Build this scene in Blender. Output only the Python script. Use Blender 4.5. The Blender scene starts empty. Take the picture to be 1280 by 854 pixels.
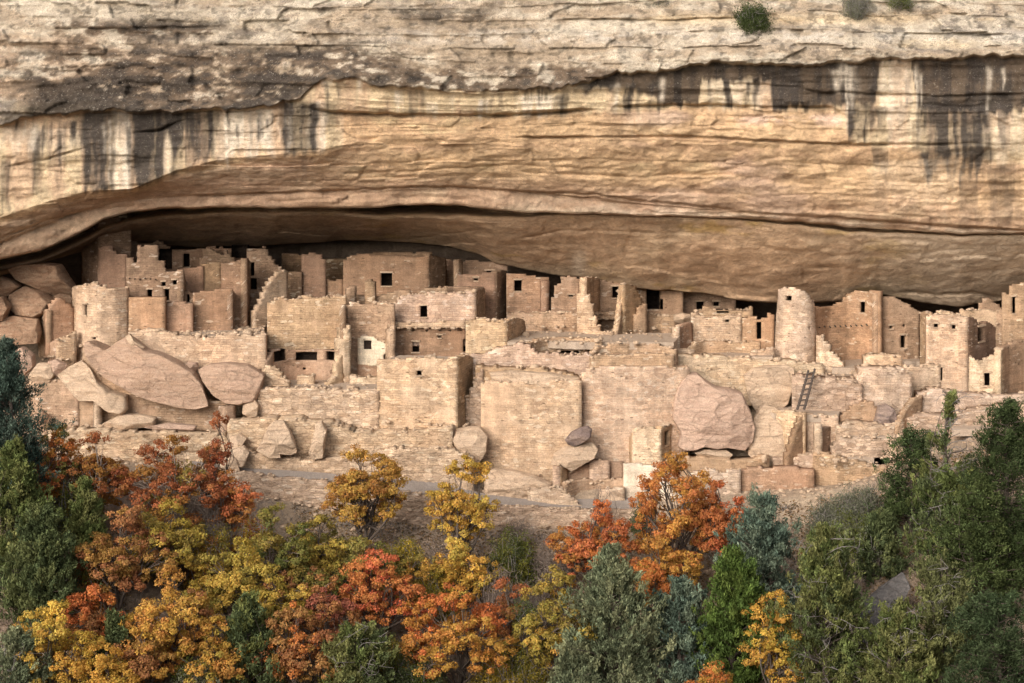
import bpy, math, random
import numpy as np
from mathutils import Vector

sc = bpy.context.scene
COL = sc.collection
# ------------------------------------------------------------------ camera, sky, sun, exposure
F, CAMY, CAMZ, HOR = 2562.0, -140.0, 20.0, 90.0      # focal length in photo pixels, camera place, horizon row
cam = bpy.data.cameras.new('camera')
cam.sensor_width = 36.0
cam.lens = F * 36.0 / 1280.0
cam.shift_y = -(427.0 - HOR) / 1280.0
cam.clip_start, cam.clip_end = 0.5, 5000.0
camo = bpy.data.objects.new('camera', cam)
COL.objects.link(camo)
camo.location = (0, CAMY, CAMZ)
camo.rotation_euler = (math.radians(90), 0, 0)
sc.camera = camo

SUN_EL, SUN_AZ = math.radians(26), math.radians(214)
w = bpy.data.worlds.new('World')
sc.world = w
w.use_nodes = True
wn = w.node_tree
bg = wn.nodes['Background']
sky = wn.nodes.new('ShaderNodeTexSky')
sky.sky_type = 'NISHITA'
sky.sun_disc = False
sky.sun_elevation = SUN_EL
sky.sun_rotation = SUN_AZ
sky.air_density, sky.dust_density, sky.ozone_density = 1.0, 4.0, 1.0
hs = wn.nodes.new('ShaderNodeHueSaturation')
hs.inputs['Saturation'].default_value = 0.35
wn.links.new(sky.outputs[0], hs.inputs['Color'])
wn.links.new(hs.outputs[0], bg.inputs['Color'])
bg.inputs['Strength'].default_value = 0.15
sd = Vector((math.sin(SUN_AZ) * math.cos(SUN_EL), math.cos(SUN_AZ) * math.cos(SUN_EL), math.sin(SUN_EL)))
sl = bpy.data.lights.new('sun', 'SUN')
sl.energy, sl.angle, sl.color = 1.1, math.radians(45), (1.0, 0.90, 0.80)
so = bpy.data.objects.new('sun', sl)
COL.objects.link(so)
so.rotation_euler = sd.to_track_quat('Z', 'Y').to_euler()
so.location = (0, -60, 90)
sc.view_settings.view_transform = 'Standard'
sc.view_settings.look = 'None'
sc.view_settings.exposure = 0.90
sc.view_settings.gamma = 1.0
sc.cycles.max_bounces = 6
sc.cycles.diffuse_bounces = 4

# ------------------------------------------------------------------ helpers
def P(px, py, Y):
    d = Y - CAMY
    return np.array(((px - 640) * d / F, Y, CAMZ - (py - HOR) * d / F))

def PZ(px, py, Z):                                    # point of a pixel ray at height Z
    d = (CAMZ - Z) * F / (py - HOR)
    return np.array(((px - 640) * d / F, d + CAMY, Z))

def ip(pts, x):
    pts = np.array(pts, float)
    return np.interp(x, pts[:, 0], pts[:, 1])

def _h(ix, iy, iz, seed):
    n = (ix * 374761393 + iy * 668265263 + iz * 2147483647 + seed * 1274126177) & 0xffffffff
    n = ((n ^ (n >> 13)) * 1274126177) & 0xffffffff
    n = (n ^ (n >> 16)) & 0xffffffff
    n = (n * 2246822519) & 0xffffffff
    return ((n ^ (n >> 15)) & 0xffff) / 65535.0

def vnoise(x, y, z, seed=0):                          # value noise, -1..1
    x, y, z = np.broadcast_arrays(np.asarray(x, float), np.asarray(y, float), np.asarray(z, float))
    fx, fy, fz = np.floor(x), np.floor(y), np.floor(z)
    ix, iy, iz = fx.astype(np.int64), fy.astype(np.int64), fz.astype(np.int64)
    tx, ty, tz = x - fx, y - fy, z - fz
    tx, ty, tz = [t * t * t * (t * (t * 6 - 15) + 10) for t in (tx, ty, tz)]
    r = 0
    for a in (0, 1):
        wa = tx if a else 1 - tx
        for b in (0, 1):
            wb = ty if b else 1 - ty
            for c in (0, 1):
                wc = tz if c else 1 - tz
                r = r + wa * wb * wc * _h(ix + a, iy + b, iz + c, seed)
    return r * 2 - 1

def fbm(x, y, z, seed=0, oct=4, gain=.5):
    r, a, t = 0, 1.0, 0
    for o in range(oct):
        f = 2.03 ** o
        r = r + a * vnoise(np.asarray(x) * f + o * 17.3, np.asarray(y) * f + o * 9.1, np.asarray(z) * f + o * 5.7, seed + o)
        t += a
        a *= gain
    return r / t

def smooth01(x, a, b):
    t = np.clip((np.asarray(x, float) - a) / (b - a), 0, 1)
    return t * t * (3 - 2 * t)

def mesh_obj(name, v, f, mat=None, base=(0, 0, 0), parent=None, uv=None, col=None, smooth=False):
    base = np.array(base, float)
    v = np.asarray(v, float) - base
    me = bpy.data.meshes.new(name)
    if isinstance(f, np.ndarray):
        nf, k = f.shape
        me.vertices.add(len(v))
        me.vertices.foreach_set('co', v.astype(np.float32).ravel())
        me.loops.add(nf * k)
        me.loops.foreach_set('vertex_index', f.astype(np.int32).ravel())
        me.polygons.add(nf)
        me.polygons.foreach_set('loop_start', np.arange(0, nf * k, k, dtype=np.int32))
        me.polygons.foreach_set('loop_total', np.full(nf, k, dtype=np.int32))
        me.update(calc_edges=True)
        me.validate()
    else:
        me.from_pydata([tuple(p) for p in v], [], f)
        me.update()
    if uv is not None:
        l = me.uv_layers.new(name='UVMap')
        vi = np.empty(len(me.loops), dtype=np.int32)
        me.loops.foreach_get('vertex_index', vi)
        l.data.foreach_set('uv', np.asarray(uv, np.float32)[vi].ravel())
    if col is not None:
        a = me.color_attributes.new('Col', 'FLOAT_COLOR', 'POINT')
        c = np.asarray(col, np.float32)
        if c.shape[1] == 3:
            c = np.hstack([c, np.ones((len(c), 1), np.float32)])
        a.data.foreach_set('color', c.ravel())
    if mat:
        me.materials.append(mat)
    if smooth:
        me.polygons.foreach_set('use_smooth', np.ones(len(me.polygons), dtype=bool))
    o = bpy.data.objects.new(name, me)
    COL.objects.link(o)
    if parent is not None:
        o.parent = parent
    else:
        o.location = base
    return o

def tag(o, label=None, cat=None, group=None, kind=None):
    if label: o['label'] = label
    if cat: o['category'] = cat
    if group: o['group'] = group
    if kind: o['kind'] = kind
    return o

class Thing:
    def __init__(s, name, label, cat, at, group=None):
        s.base = P(*at)
        s.o = bpy.data.objects.new(name, None)
        s.o.empty_display_size = .3
        COL.objects.link(s.o)
        s.o.location = s.base
        tag(s.o, label, cat, group, 'thing')

# ------------------------------------------------------------------ materials
class G:
    def __init__(s, name):
        s.m = bpy.data.materials.new(name)
        s.m.use_nodes = True
        s.nt = s.m.node_tree
        s.nt.nodes.clear()
        s.out = s.nt.nodes.new('ShaderNodeOutputMaterial')
    def n(s, t, props=None, **ins):
        nd = s.nt.nodes.new('ShaderNode' + t)
        for k, v in (props or {}).items():
            setattr(nd, k, v)
        for k, v in ins.items():
            k = k.replace('_', ' ')
            sock = nd.inputs[int(k[1:])] if k[0] == 'i' and k[1:].isdigit() else nd.inputs[k]
            s.put(sock, v)
        return nd
    def put(s, sock, v):
        if isinstance(v, bpy.types.NodeSocket):
            s.nt.links.new(v, sock)
        elif isinstance(v, bpy.types.Node):
            s.nt.links.new(v.outputs[0], sock)
        else:
            if sock.type == 'RGBA' and len(v) == 3:
                v = (*v, 1)
            sock.default_value = v
    def mix(s, fac, a, b, mode='MIX'):
        nd = s.n('MixRGB', {'blend_type': mode})
        s.put(nd.inputs[0], fac); s.put(nd.inputs[1], a); s.put(nd.inputs[2], b)
        return nd.outputs[0]
    def math(s, op, a, b=0.0, clamp=False):
        nd = s.n('Math', {'operation': op, 'use_clamp': clamp})
        s.put(nd.inputs[0], a); s.put(nd.inputs[1], b)
        return nd.outputs[0]
    def rng(s, v, a, b, c, d):
        nd = s.n('MapRange')
        for i, q in enumerate((v, a, b, c, d)):
            s.put(nd.inputs[i], q)
        return nd.outputs[0]
    def noise(s, vec, scale, detail=4, rough=.55):
        nd = s.n('TexNoise', Vector=vec, Scale=scale, Detail=detail, Roughness=rough)
        return nd
    def scale(s, vec, sc_):
        nd = s.n('VectorMath', {'operation': 'MULTIPLY'})
        s.put(nd.inputs[0], vec); nd.inputs[1].default_value = sc_
        return nd.outputs[0]
    def bsdf(s, col, rough=.9, normal=None, spec=.2):
        b = s.n('BsdfPrincipled')
        s.put(b.inputs['Base Color'], col)
        s.put(b.inputs['Roughness'], rough)
        b.inputs['Specular IOR Level'].default_value = spec
        if normal is not None:
            s.put(b.inputs['Normal'], normal)
        s.nt.links.new(b.outputs[0], s.out.inputs[0])
        return s.m

def masonry(name, c1, c2, mortar, plaster, pamt, bw=.42, bh=.165, msize=.014, rubble=0.0, bump=.7):
    g = G(name)
    uv = g.n('UVMap').outputs[0]
    pos = g.n('NewGeometry').outputs['Position']
    nz = g.noise(pos, 1.4, 3)
    off = g.n('VectorMath', {'operation': 'MULTIPLY_ADD'})
    g.put(off.inputs[0], nz.outputs[1]); off.inputs[1].default_value = (.28, .16, 0); g.put(off.inputs[2], uv)
    d = off.outputs[0]
    br = g.n('TexBrick', {'offset': .5, 'squash': .7, 'squash_frequency': 3}, Vector=d, Color1=c1, Color2=c2, Mortar=mortar, Scale=1.0)
    br.inputs['Mortar Size'].default_value = msize
    br.inputs['Mortar Smooth'].default_value = .5
    br.inputs['Brick Width'].default_value = bw
    br.inputs['Row Height'].default_value = bh
    vo = g.n('TexVoronoi', Vector=g.scale(d, (2.0, 4.6, 1)), Scale=1.0)
    ve = g.n('TexVoronoi', {'feature': 'DISTANCE_TO_EDGE'}, Vector=g.scale(d, (2.0, 4.6, 1)), Scale=1.0)
    rnd = g.n('SeparateColor', Color=vo.outputs['Color'])
    rubc = g.mix(rnd.outputs[0], c1, c2)
    edge = g.rng(ve.outputs[0], 0.0, .07, 0, 1)
    rubc = g.mix(edge, mortar, rubc)
    # where the courses break up into rubble
    rn = g.rng(g.noise(pos, .55, 3).outputs[0], .55 - rubble * .5, .60 - rubble * .5, 0, 1)
    c = g.mix(rn, br.outputs[0], rubc)
    c = g.mix(1.0, c, g.n('CombineColor', Red=g.rng(rnd.outputs[1], 0, 1, .82, 1.16), Green=g.rng(rnd.outputs[1], 0, 1, .81, 1.15), Blue=g.rng(rnd.outputs[1], 0, 1, .80, 1.12)).outputs[0], 'MULTIPLY')
    # a few pale fresh stones
    vp = g.n('TexVoronoi', Vector=g.scale(d, (2.9, 7.0, 1)), Scale=1.0)
    pale = g.math('GREATER_THAN', g.n('SeparateColor', Color=vp.outputs['Color']).outputs[1], .93)
    c = g.mix(g.math('MULTIPLY', pale, .5), c, (.66, .56, .43))
    dk = g.math('LESS_THAN', rnd.outputs[2], .08)
    c = g.mix(g.math('MULTIPLY', dk, .35), c, (.24, .16, .105))
    pn = g.rng(g.noise(pos, .42, 6, .62).outputs[0], .66 - pamt * .42, .74 - pamt * .42, 0, 1)
    c = g.mix(g.math('MULTIPLY', pn, .85), c, plaster)
    # weathering
    tone = g.rng(g.noise(g.scale(pos, (1, 1, 2.0)), .8, 6, .65).outputs[0], .25, .75, .70, 1.25)
    c = g.mix(1.0, c, g.n('CombineColor', Red=tone, Green=tone, Blue=tone).outputs[0], 'MULTIPLY')
    fine = g.noise(pos, 11, 5, .7)
    c = g.mix(.55, c, g.mix(1.0, c, g.n('CombineColor', Red=g.rng(fine.outputs[0], .3, .7, .5, 1.45), Green=g.rng(fine.outputs[0], .3, .7, .5, 1.42), Blue=g.rng(fine.outputs[0], .3, .7, .5, 1.4)).outputs[0], 'MULTIPLY'))
    # chinks and missing stones, old wash marks, warm and cool drifts
    vd = g.n('TexVoronoi', Vector=g.scale(d, (3.1, 7.5, 1)), Scale=1.0)
    rd = g.n('SeparateColor', Color=vd.outputs['Color'])
    hole = g.math('MULTIPLY', g.math('GREATER_THAN', rd.outputs[0], .945), g.rng(vd.outputs['Distance'], .25, .42, 1, 0))
    c = g.mix(g.math('MULTIPLY', hole, .8), c, (.13, .085, .055))
    wash = g.noise(g.scale(pos, (1.6, 1.6, .22)), 1.1, 5, .6)
    wv = g.rng(wash.outputs[0], .3, .7, .80, 1.16)
    c = g.mix(1.0, c, g.n('CombineColor', Red=wv, Green=wv, Blue=wv).outputs[0], 'MULTIPLY')
    drift = g.noise(pos, .33, 4, .6)
    c = g.mix(g.rng(drift.outputs[0], .45, .65, 0, .45), c, g.mix(1.0, c, (1.05, .94, .85), 'MULTIPLY'))
    course = g.noise(g.scale(pos, (.5, .5, 9)), 1.0, 4, .6)
    cv = g.rng(course.outputs[0], .35, .65, .95, 1.05)
    c = g.mix(1.0, c, g.n('CombineColor', Red=cv, Green=cv, Blue=cv).outputs[0], 'MULTIPLY')
    oi = g.n('ObjectInfo').outputs['Random']
    c = g.mix(1.0, c, g.n('CombineColor', Red=g.rng(oi, 0, 1, .94, 1.05), Green=g.rng(oi, 0, 1, .93, 1.04), Blue=g.rng(g.math('FRACT', g.math('MULTIPLY', oi, 7.3)), 0, 1, .96, 1.03)).outputs[0], 'MULTIPLY')
    c = g.mix(1.0, c, (1.015, 1.0, .995), 'MULTIPLY')
    hb = g.math('MULTIPLY', g.math('SUBTRACT', 1.0, br.outputs[1]), g.math('SUBTRACT', 1.0, g.math('MULTIPLY', pn, .7)))
    hb = g.math('ADD', hb, g.math('MULTIPLY', rnd.outputs[0], .7))
    hb = g.math('ADD', hb, g.math('MULTIPLY', fine.outputs[0], 1.1))
    b = g.n('Bump', Strength=bump, Distance=.05, Height=hb)
    return g.bsdf(c, .93, b.outputs[0], .12)

M = {}
M['pale'] = masonry('pale_masonry', (.53, .40, .28), (.44, .315, .21), (.33, .23, .155), (.51, .375, .26), .32, rubble=.12)
M['cream'] = masonry('cream_masonry', (.58, .46, .335), (.49, .37, .255), (.36, .265, .18), (.55, .42, .30), .28, rubble=.2)
M['tan'] = masonry('tan_masonry', (.44, .315, .205), (.37, .255, .165), (.30, .205, .13), (.41, .285, .185), .36)
M['ochre'] = masonry('ochre_masonry', (.44, .315, .205), (.38, .265, .17), (.28, .195, .12), (.41, .285, .185), .36)
M['red'] = masonry('red_plaster', (.40, .268, .175), (.345, .222, .14), (.29, .185, .115), (.375, .24, .152), .52, bump=.5)
M['dun'] = masonry('dun_plaster', (.37, .258, .17), (.315, .216, .14), (.27, .18, .115), (.38, .26, .168), .48, bump=.55)
M['white'] = masonry('white_plaster', (.62, .52, .40), (.56, .45, .33), (.42, .32, .22), (.66, .57, .45), .75, bump=.4)
M['rubble'] = masonry('rubble_masonry', (.54, .415, .30), (.43, .315, .215), (.32, .23, .155), (.49, .365, .255), .2, rubble=.95, bump=.9)
M['brick'] = masonry('brick_masonry', (.53, .39, .27), (.46, .32, .215), (.60, .475, .35), (.53, .395, .275), .25, bw=.42, bh=.17, msize=.018, rubble=.02)
M['shade'] = masonry('shade_masonry', (.27, .185, .12), (.21, .14, .09), (.16, .105, .07), (.25, .165, .11), .5)  # dark tone for rear walls and turned-away sides: shade in the colour

M['red_shaded'] = masonry('shaded_red_plaster', (.31, .205, .135), (.265, .17, .108), (.22, .14, .088), (.29, .185, .118), .52, bump=.5)  # darker copies of the wall materials, painting in the shade of the left rear
M['dun_shaded'] = masonry('shaded_dun_plaster', (.285, .197, .13), (.24, .163, .106), (.205, .136, .088), (.265, .18, .117), .48, bump=.55)
M['tan_shaded'] = masonry('shaded_tan_masonry', (.345, .245, .16), (.29, .2, .13), (.235, .16, .10), (.32, .222, .145), .36)

def stone(name, c1, c2, c3, sx=(1, 1, 2.2), bump=.8, crack=.5, pits=.35):
    g = G(name)
    pos = g.n('NewGeometry').outputs['Position']
    p2 = g.scale(pos, sx)
    n1 = g.noise(p2, .55, 6, .6)
    n2 = g.noise(p2, 2.6, 6, .68)
    n3 = g.noise(pos, 13, 5, .7)
    c = g.mix(g.rng(n1.outputs[0], .35, .65, 0, 1), c1, c2)
    c = g.mix(g.rng(n2.outputs[0], .48, .68, 0, .8), c, c3)
    t = g.rng(n3.outputs[0], .3, .7, .72, 1.25)
    c = g.mix(1.0, c, g.n('CombineColor', Red=t, Green=t, Blue=t).outputs[0], 'MULTIPLY')
    vo = g.n('TexVoronoi', {'feature': 'DISTANCE_TO_EDGE'}, Vector=g.n('VectorMath', {'operation': 'MULTIPLY_ADD'}, i0=n2.outputs[1], i1=(.5, .5, .5), i2=p2).outputs[0], Scale=.55)
    ck = g.rng(vo.outputs[0], 0, .018, 1, 0)
    c = g.mix(g.math('MULTIPLY', ck, crack * .22), c, (.14, .095, .065))
    bd = g.rng(g.noise(g.scale(pos, (.35, .35, 5.5)), 1.0, 5, .65).outputs[0], .32, .68, .82, 1.15)
    c = g.mix(1.0, c, g.n('CombineColor', Red=bd, Green=bd, Blue=bd).outputs[0], 'MULTIPLY')
    pit = g.rng(g.noise(pos, 4.5, 3, .8).outputs[0], .60, .66, 0, pits)
    c = g.mix(pit, c, (.12, .08, .06))
    h = g.math('ADD', g.math('MULTIPLY', n2.outputs[0], 2.0), g.math('MULTIPLY', n3.outputs[0], .6))
    h = g.math('SUBTRACT', h, g.math('MULTIPLY', ck, crack))
    b = g.n('Bump', Strength=bump, Distance=.12, Height=h)
    return g.bsdf(c, .92, b.outputs[0], .12)

M['rock_pink'] = stone('pink_sandstone', (.49, .335, .245), (.43, .285, .205), (.53, .385, .285))
M['rock_slab'] = stone('slab_sandstone', (.43, .285, .20), (.37, .24, .16), (.47, .335, .24))
M['rock_rust'] = stone('rust_sandstone', (.37, .235, .15), (.29, .17, .105), (.42, .30, .20))
M['rock_tan'] = stone('tan_sandstone', (.53, .385, .265), (.47, .33, .22), (.56, .42, .30))
M['rock_brown'] = stone('brown_sandstone', (.26, .18, .12), (.20, .135, .09), (.31, .22, .15))
M['rock_grey'] = stone('grey_shale', (.15, .135, .125), (.11, .10, .095), (.20, .175, .155))
M['rock_purple'] = stone('varnished_sandstone', (.20, .145, .125), (.30, .215, .165), (.12, .09, .085))
M['cavity'] = stone('unlit_room', (.04, .028, .02), (.03, .02, .015), (.05, .035, .025))  # near-black, the darkness of unlit interiors put into the colour

def dust(name, c1, c2, c3):
    g = G(name)
    pos = g.n('NewGeometry').outputs['Position']
    n1 = g.noise(pos, .6, 6, .62); n2 = g.noise(pos, 5, 5, .7); n3 = g.noise(pos, 24, 3, .7)
    c = g.mix(g.rng(n1.outputs[0], .35, .65, 0, 1), c1, c2)
    c = g.mix(g.rng(n2.outputs[0], .5, .72, 0, .8), c, c3)
    t = g.rng(n3.outputs[0], .3, .7, .65, 1.3)
    c = g.mix(1.0, c, g.n('CombineColor', Red=t, Green=t, Blue=t).outputs[0], 'MULTIPLY')
    h = g.math('ADD', n2.outputs[0], g.math('MULTIPLY', n3.outputs[0], .5))
    b = g.n('Bump', Strength=.8, Distance=.08, Height=h)
    return g.bsdf(c, .95, b.outputs[0], .1)
M['dust'] = dust('dusty_floor', (.42, .325, .245), (.37, .28, .205), (.47, .37, .28))
M['path'] = dust('grey_path', (.31, .26, .22), (.26, .215, .18), (.37, .31, .255))

def attr_ground():
    g = G('canyon_soil')
    pos = g.n('NewGeometry').outputs['Position']
    at = g.n('VertexColor', {'layer_name': 'Col'}).outputs[0]
    n2 = g.noise(pos, 3.0, 6, .7); n3 = g.noise(pos, 22, 4, .75)
    t = g.rng(n2.outputs[0], .3, .7, .6, 1.35)
    c = g.mix(1.0, at, g.n('CombineColor', Red=t, Green=t, Blue=t).outputs[0], 'MULTIPLY')
    t2 = g.rng(n3.outputs[0], .3, .7, .55, 1.4)
    c = g.mix(1.0, c, g.n('CombineColor', Red=t2, Green=t2, Blue=t2).outputs[0], 'MULTIPLY')
    h = g.math('ADD', n2.outputs[0], g.math('MULTIPLY', n3.outputs[0], .5))
    b = g.n('Bump', Strength=1.0, Distance=.15, Height=h)
    return g.bsdf(c, .95, b.outputs[0], .1)
M['soil'] = attr_ground()

def cliff_mat():
    g = G('cliff_sandstone')
    pos = g.n('NewGeometry').outputs['Position']
    va = g.n('VertexColor', {'layer_name': 'Col'})
    at, al = va.outputs[0], va.outputs[1]              # alpha: how rough and lichen-speckled the rock is
    ps = g.scale(pos, (1, 1, 1.25))
    n1 = g.noise(ps, 1.1, 7, .66); n2 = g.noise(ps, 4.2, 6, .7); n3 = g.noise(pos, 9.0, 5, .78)
    t = g.rng(n1.outputs[0], .3, .7, .70, 1.28)
    c = g.mix(1.0, at, g.n('CombineColor', Red=t, Green=g.math('MULTIPLY', t, .99), Blue=g.math('MULTIPLY', t, .97)).outputs[0], 'MULTIPLY')
    t2 = g.rng(n2.outputs[0], .3, .7, .78, 1.2)
    c = g.mix(1.0, c, g.n('CombineColor', Red=t2, Green=t2, Blue=t2).outputs[0], 'MULTIPLY')
    sp = g.math('MULTIPLY', g.rng(n3.outputs[0], .50, .58, 0, 1), al)
    c = g.mix(g.math('MULTIPLY', sp, g.rng(n1.outputs[0], .35, .65, .15, .75)), c, (.095, .078, .062))
    n4 = g.noise(pos, 7.0, 4, .75)
    sp2 = g.math('MULTIPLY', g.rng(n4.outputs[0], .60, .66, 0, 1), al)
    c = g.mix(g.math('MULTIPLY', sp2, .34), c, (.60, .53, .44))
    # thin cracks along the bedding
    vo = g.n('TexVoronoi', {'feature': 'DISTANCE_TO_EDGE'}, Vector=g.n('VectorMath', {'operation': 'MULTIPLY_ADD'}, i0=n1.outputs[1], i1=(1.6, .8, 1.2), i2=g.scale(pos, (.22, .3, .9))).outputs[0], Scale=.8)
    ck = g.rng(vo.outputs[0], 0, .010, 1, 0)
    c = g.mix(g.math('MULTIPLY', ck, .28), c, (.13, .085, .055))
    h = g.math('ADD', g.math('MULTIPLY', n1.outputs[0], 2.2), g.math('MULTIPLY', n2.outputs[0], 1.0))
    h = g.math('ADD', h, g.math('MULTIPLY', n3.outputs[0], g.math('ADD', .2, al)))
    h = g.math('SUBTRACT', h, g.math('MULTIPLY', ck, .4))
    b = g.n('Bump', Strength=.65, Distance=.14, Height=h)
    return g.bsdf(c, .9, b.outputs[0], .15)
M['cliff'] = cliff_mat()

def leaf_mat(name, trans):
    g = G(name)
    at = g.n('VertexColor', {'layer_name': 'Col'}).outputs[0]
    d = g.n('BsdfDiffuse', Color=at)
    t = g.n('BsdfTranslucent', Color=at)
    m = g.n('MixShader', Fac=trans)
    g.put(m.inputs[1], d); g.put(m.inputs[2], t)
    g.nt.links.new(m.outputs[0], g.out.inputs[0])
    return g.m
M['leaf'] = leaf_mat('autumn_leaves', .35)
M['needle'] = leaf_mat('conifer_needles', .2)

def bark(name, c1, c2):
    g = G(name)
    pos = g.n('NewGeometry').outputs['Position']
    n = g.noise(g.scale(pos, (6, 6, 1.5)), 3, 5, .7)
    c = g.mix(n.outputs[0], c1, c2)
    b = g.n('Bump', Strength=.7, Distance=.03, Height=n.outputs[0])
    return g.bsdf(c, .9, b.outputs[0], .1)
M['bark'] = bark('dark_bark', (.06, .045, .035), (.14, .11, .09))
M['twig'] = bark('grey_twig', (.15, .13, .115), (.27, .24, .22))
M['brush'] = bark('brown_brush', (.15, .11, .085), (.24, .19, .155))
M['oldwood'] = bark('weathered_wood', (.055, .042, .034), (.11, .085, .07))
# ------------------------------------------------------------------ the cliff: one sheet from the mesa rim down the face, round the lip and into the alcove
C1 = [(-900, 170), (-200, 165), (0, 153), (100, 141), (150, 135), (215, 139), (300, 136), (345, 131), (375, 122), (400, 100), (450, 97), (475, 107), (560, 112), (640, 113), (700, 108), (740, 97), (870, 78), (1000, 80), (1100, 73), (1280, 68), (2100, 60)]
C2 = [(-900, 330), (-200, 320), (0, 272), (60, 252), (110, 239), (165, 236), (220, 214), (270, 200), (330, 195), (400, 190), (450, 176), (640, 173), (860, 171), (960, 175), (1060, 180), (1280, 182), (2100, 185)]
C5 = [(-900, 640), (-420, 560), (-200, 420), (-60, 342), (0, 302), (50, 282), (100, 262), (150, 250), (200, 244), (300, 240), (470, 237), (560, 233), (640, 237), (700, 243), (760, 250), (900, 261), (1000, 268), (1280, 286), (1500, 305), (1800, 460), (2100, 600)]
C3 = [(-900, 680), (-420, 590), (-200, 450), (-60, 360), (0, 322), (50, 311), (85, 296), (110, 284), (130, 272), (165, 263), (200, 259), (300, 257.5), (400, 258), (470, 258), (500, 254.5), (570, 255), (640, 263), (760, 266), (860, 269), (940, 271), (1000, 276), (1100, 285), (1200, 290), (1280, 290), (1500, 330), (1800, 500), (2100, 640)]
GAP = [(-900, 10), (0, 12), (150, 14), (260, 10), (420, 8), (480, 14), (560, 16), (640, 10), (700, 4), (780, 3), (880, 3), (990, 6), (1060, 8), (1120, 6), (1280, 4), (2100, 4)]
GAPD = [(-900, 5), (0, 9), (160, 9), (280, 6), (430, 5.5), (490, 10), (570, 10), (640, 7), (700, 3), (900, 2), (1000, 3), (1060, 3.2), (1150, 2.4), (1280, 2), (2100, 2)]
C4 = [(-900, 690), (-420, 600), (-200, 475), (-60, 400), (0, 345), (100, 315), (165, 306), (250, 309), (330, 308), (380, 304), (430, 301), (500, 302), (560, 307), (600, 318), (622, 330), (640, 333), (680, 342), (720, 347), (760, 355), (800, 361), (880, 366), (920, 375), (960, 378), (1020, 379), (1060, 376), (1100, 367), (1150, 378), (1200, 384), (1280, 370), (1500, 400), (1800, 520), (2100, 650)]
CY0 = [(-900, 5), (-200, 5), (0, 8.5), (300, 9.2), (500, 9), (640, 7.5), (800, 6), (1000, 5.2), (1280, 4.8), (2100, 4.5)]
CY1 = [(-900, 8), (-200, 10), (0, 15), (300, 17), (500, 16.6), (640, 14.4), (760, 13.4), (900, 13), (1000, 12.6), (1280, 12), (2100, 9)]

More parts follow.
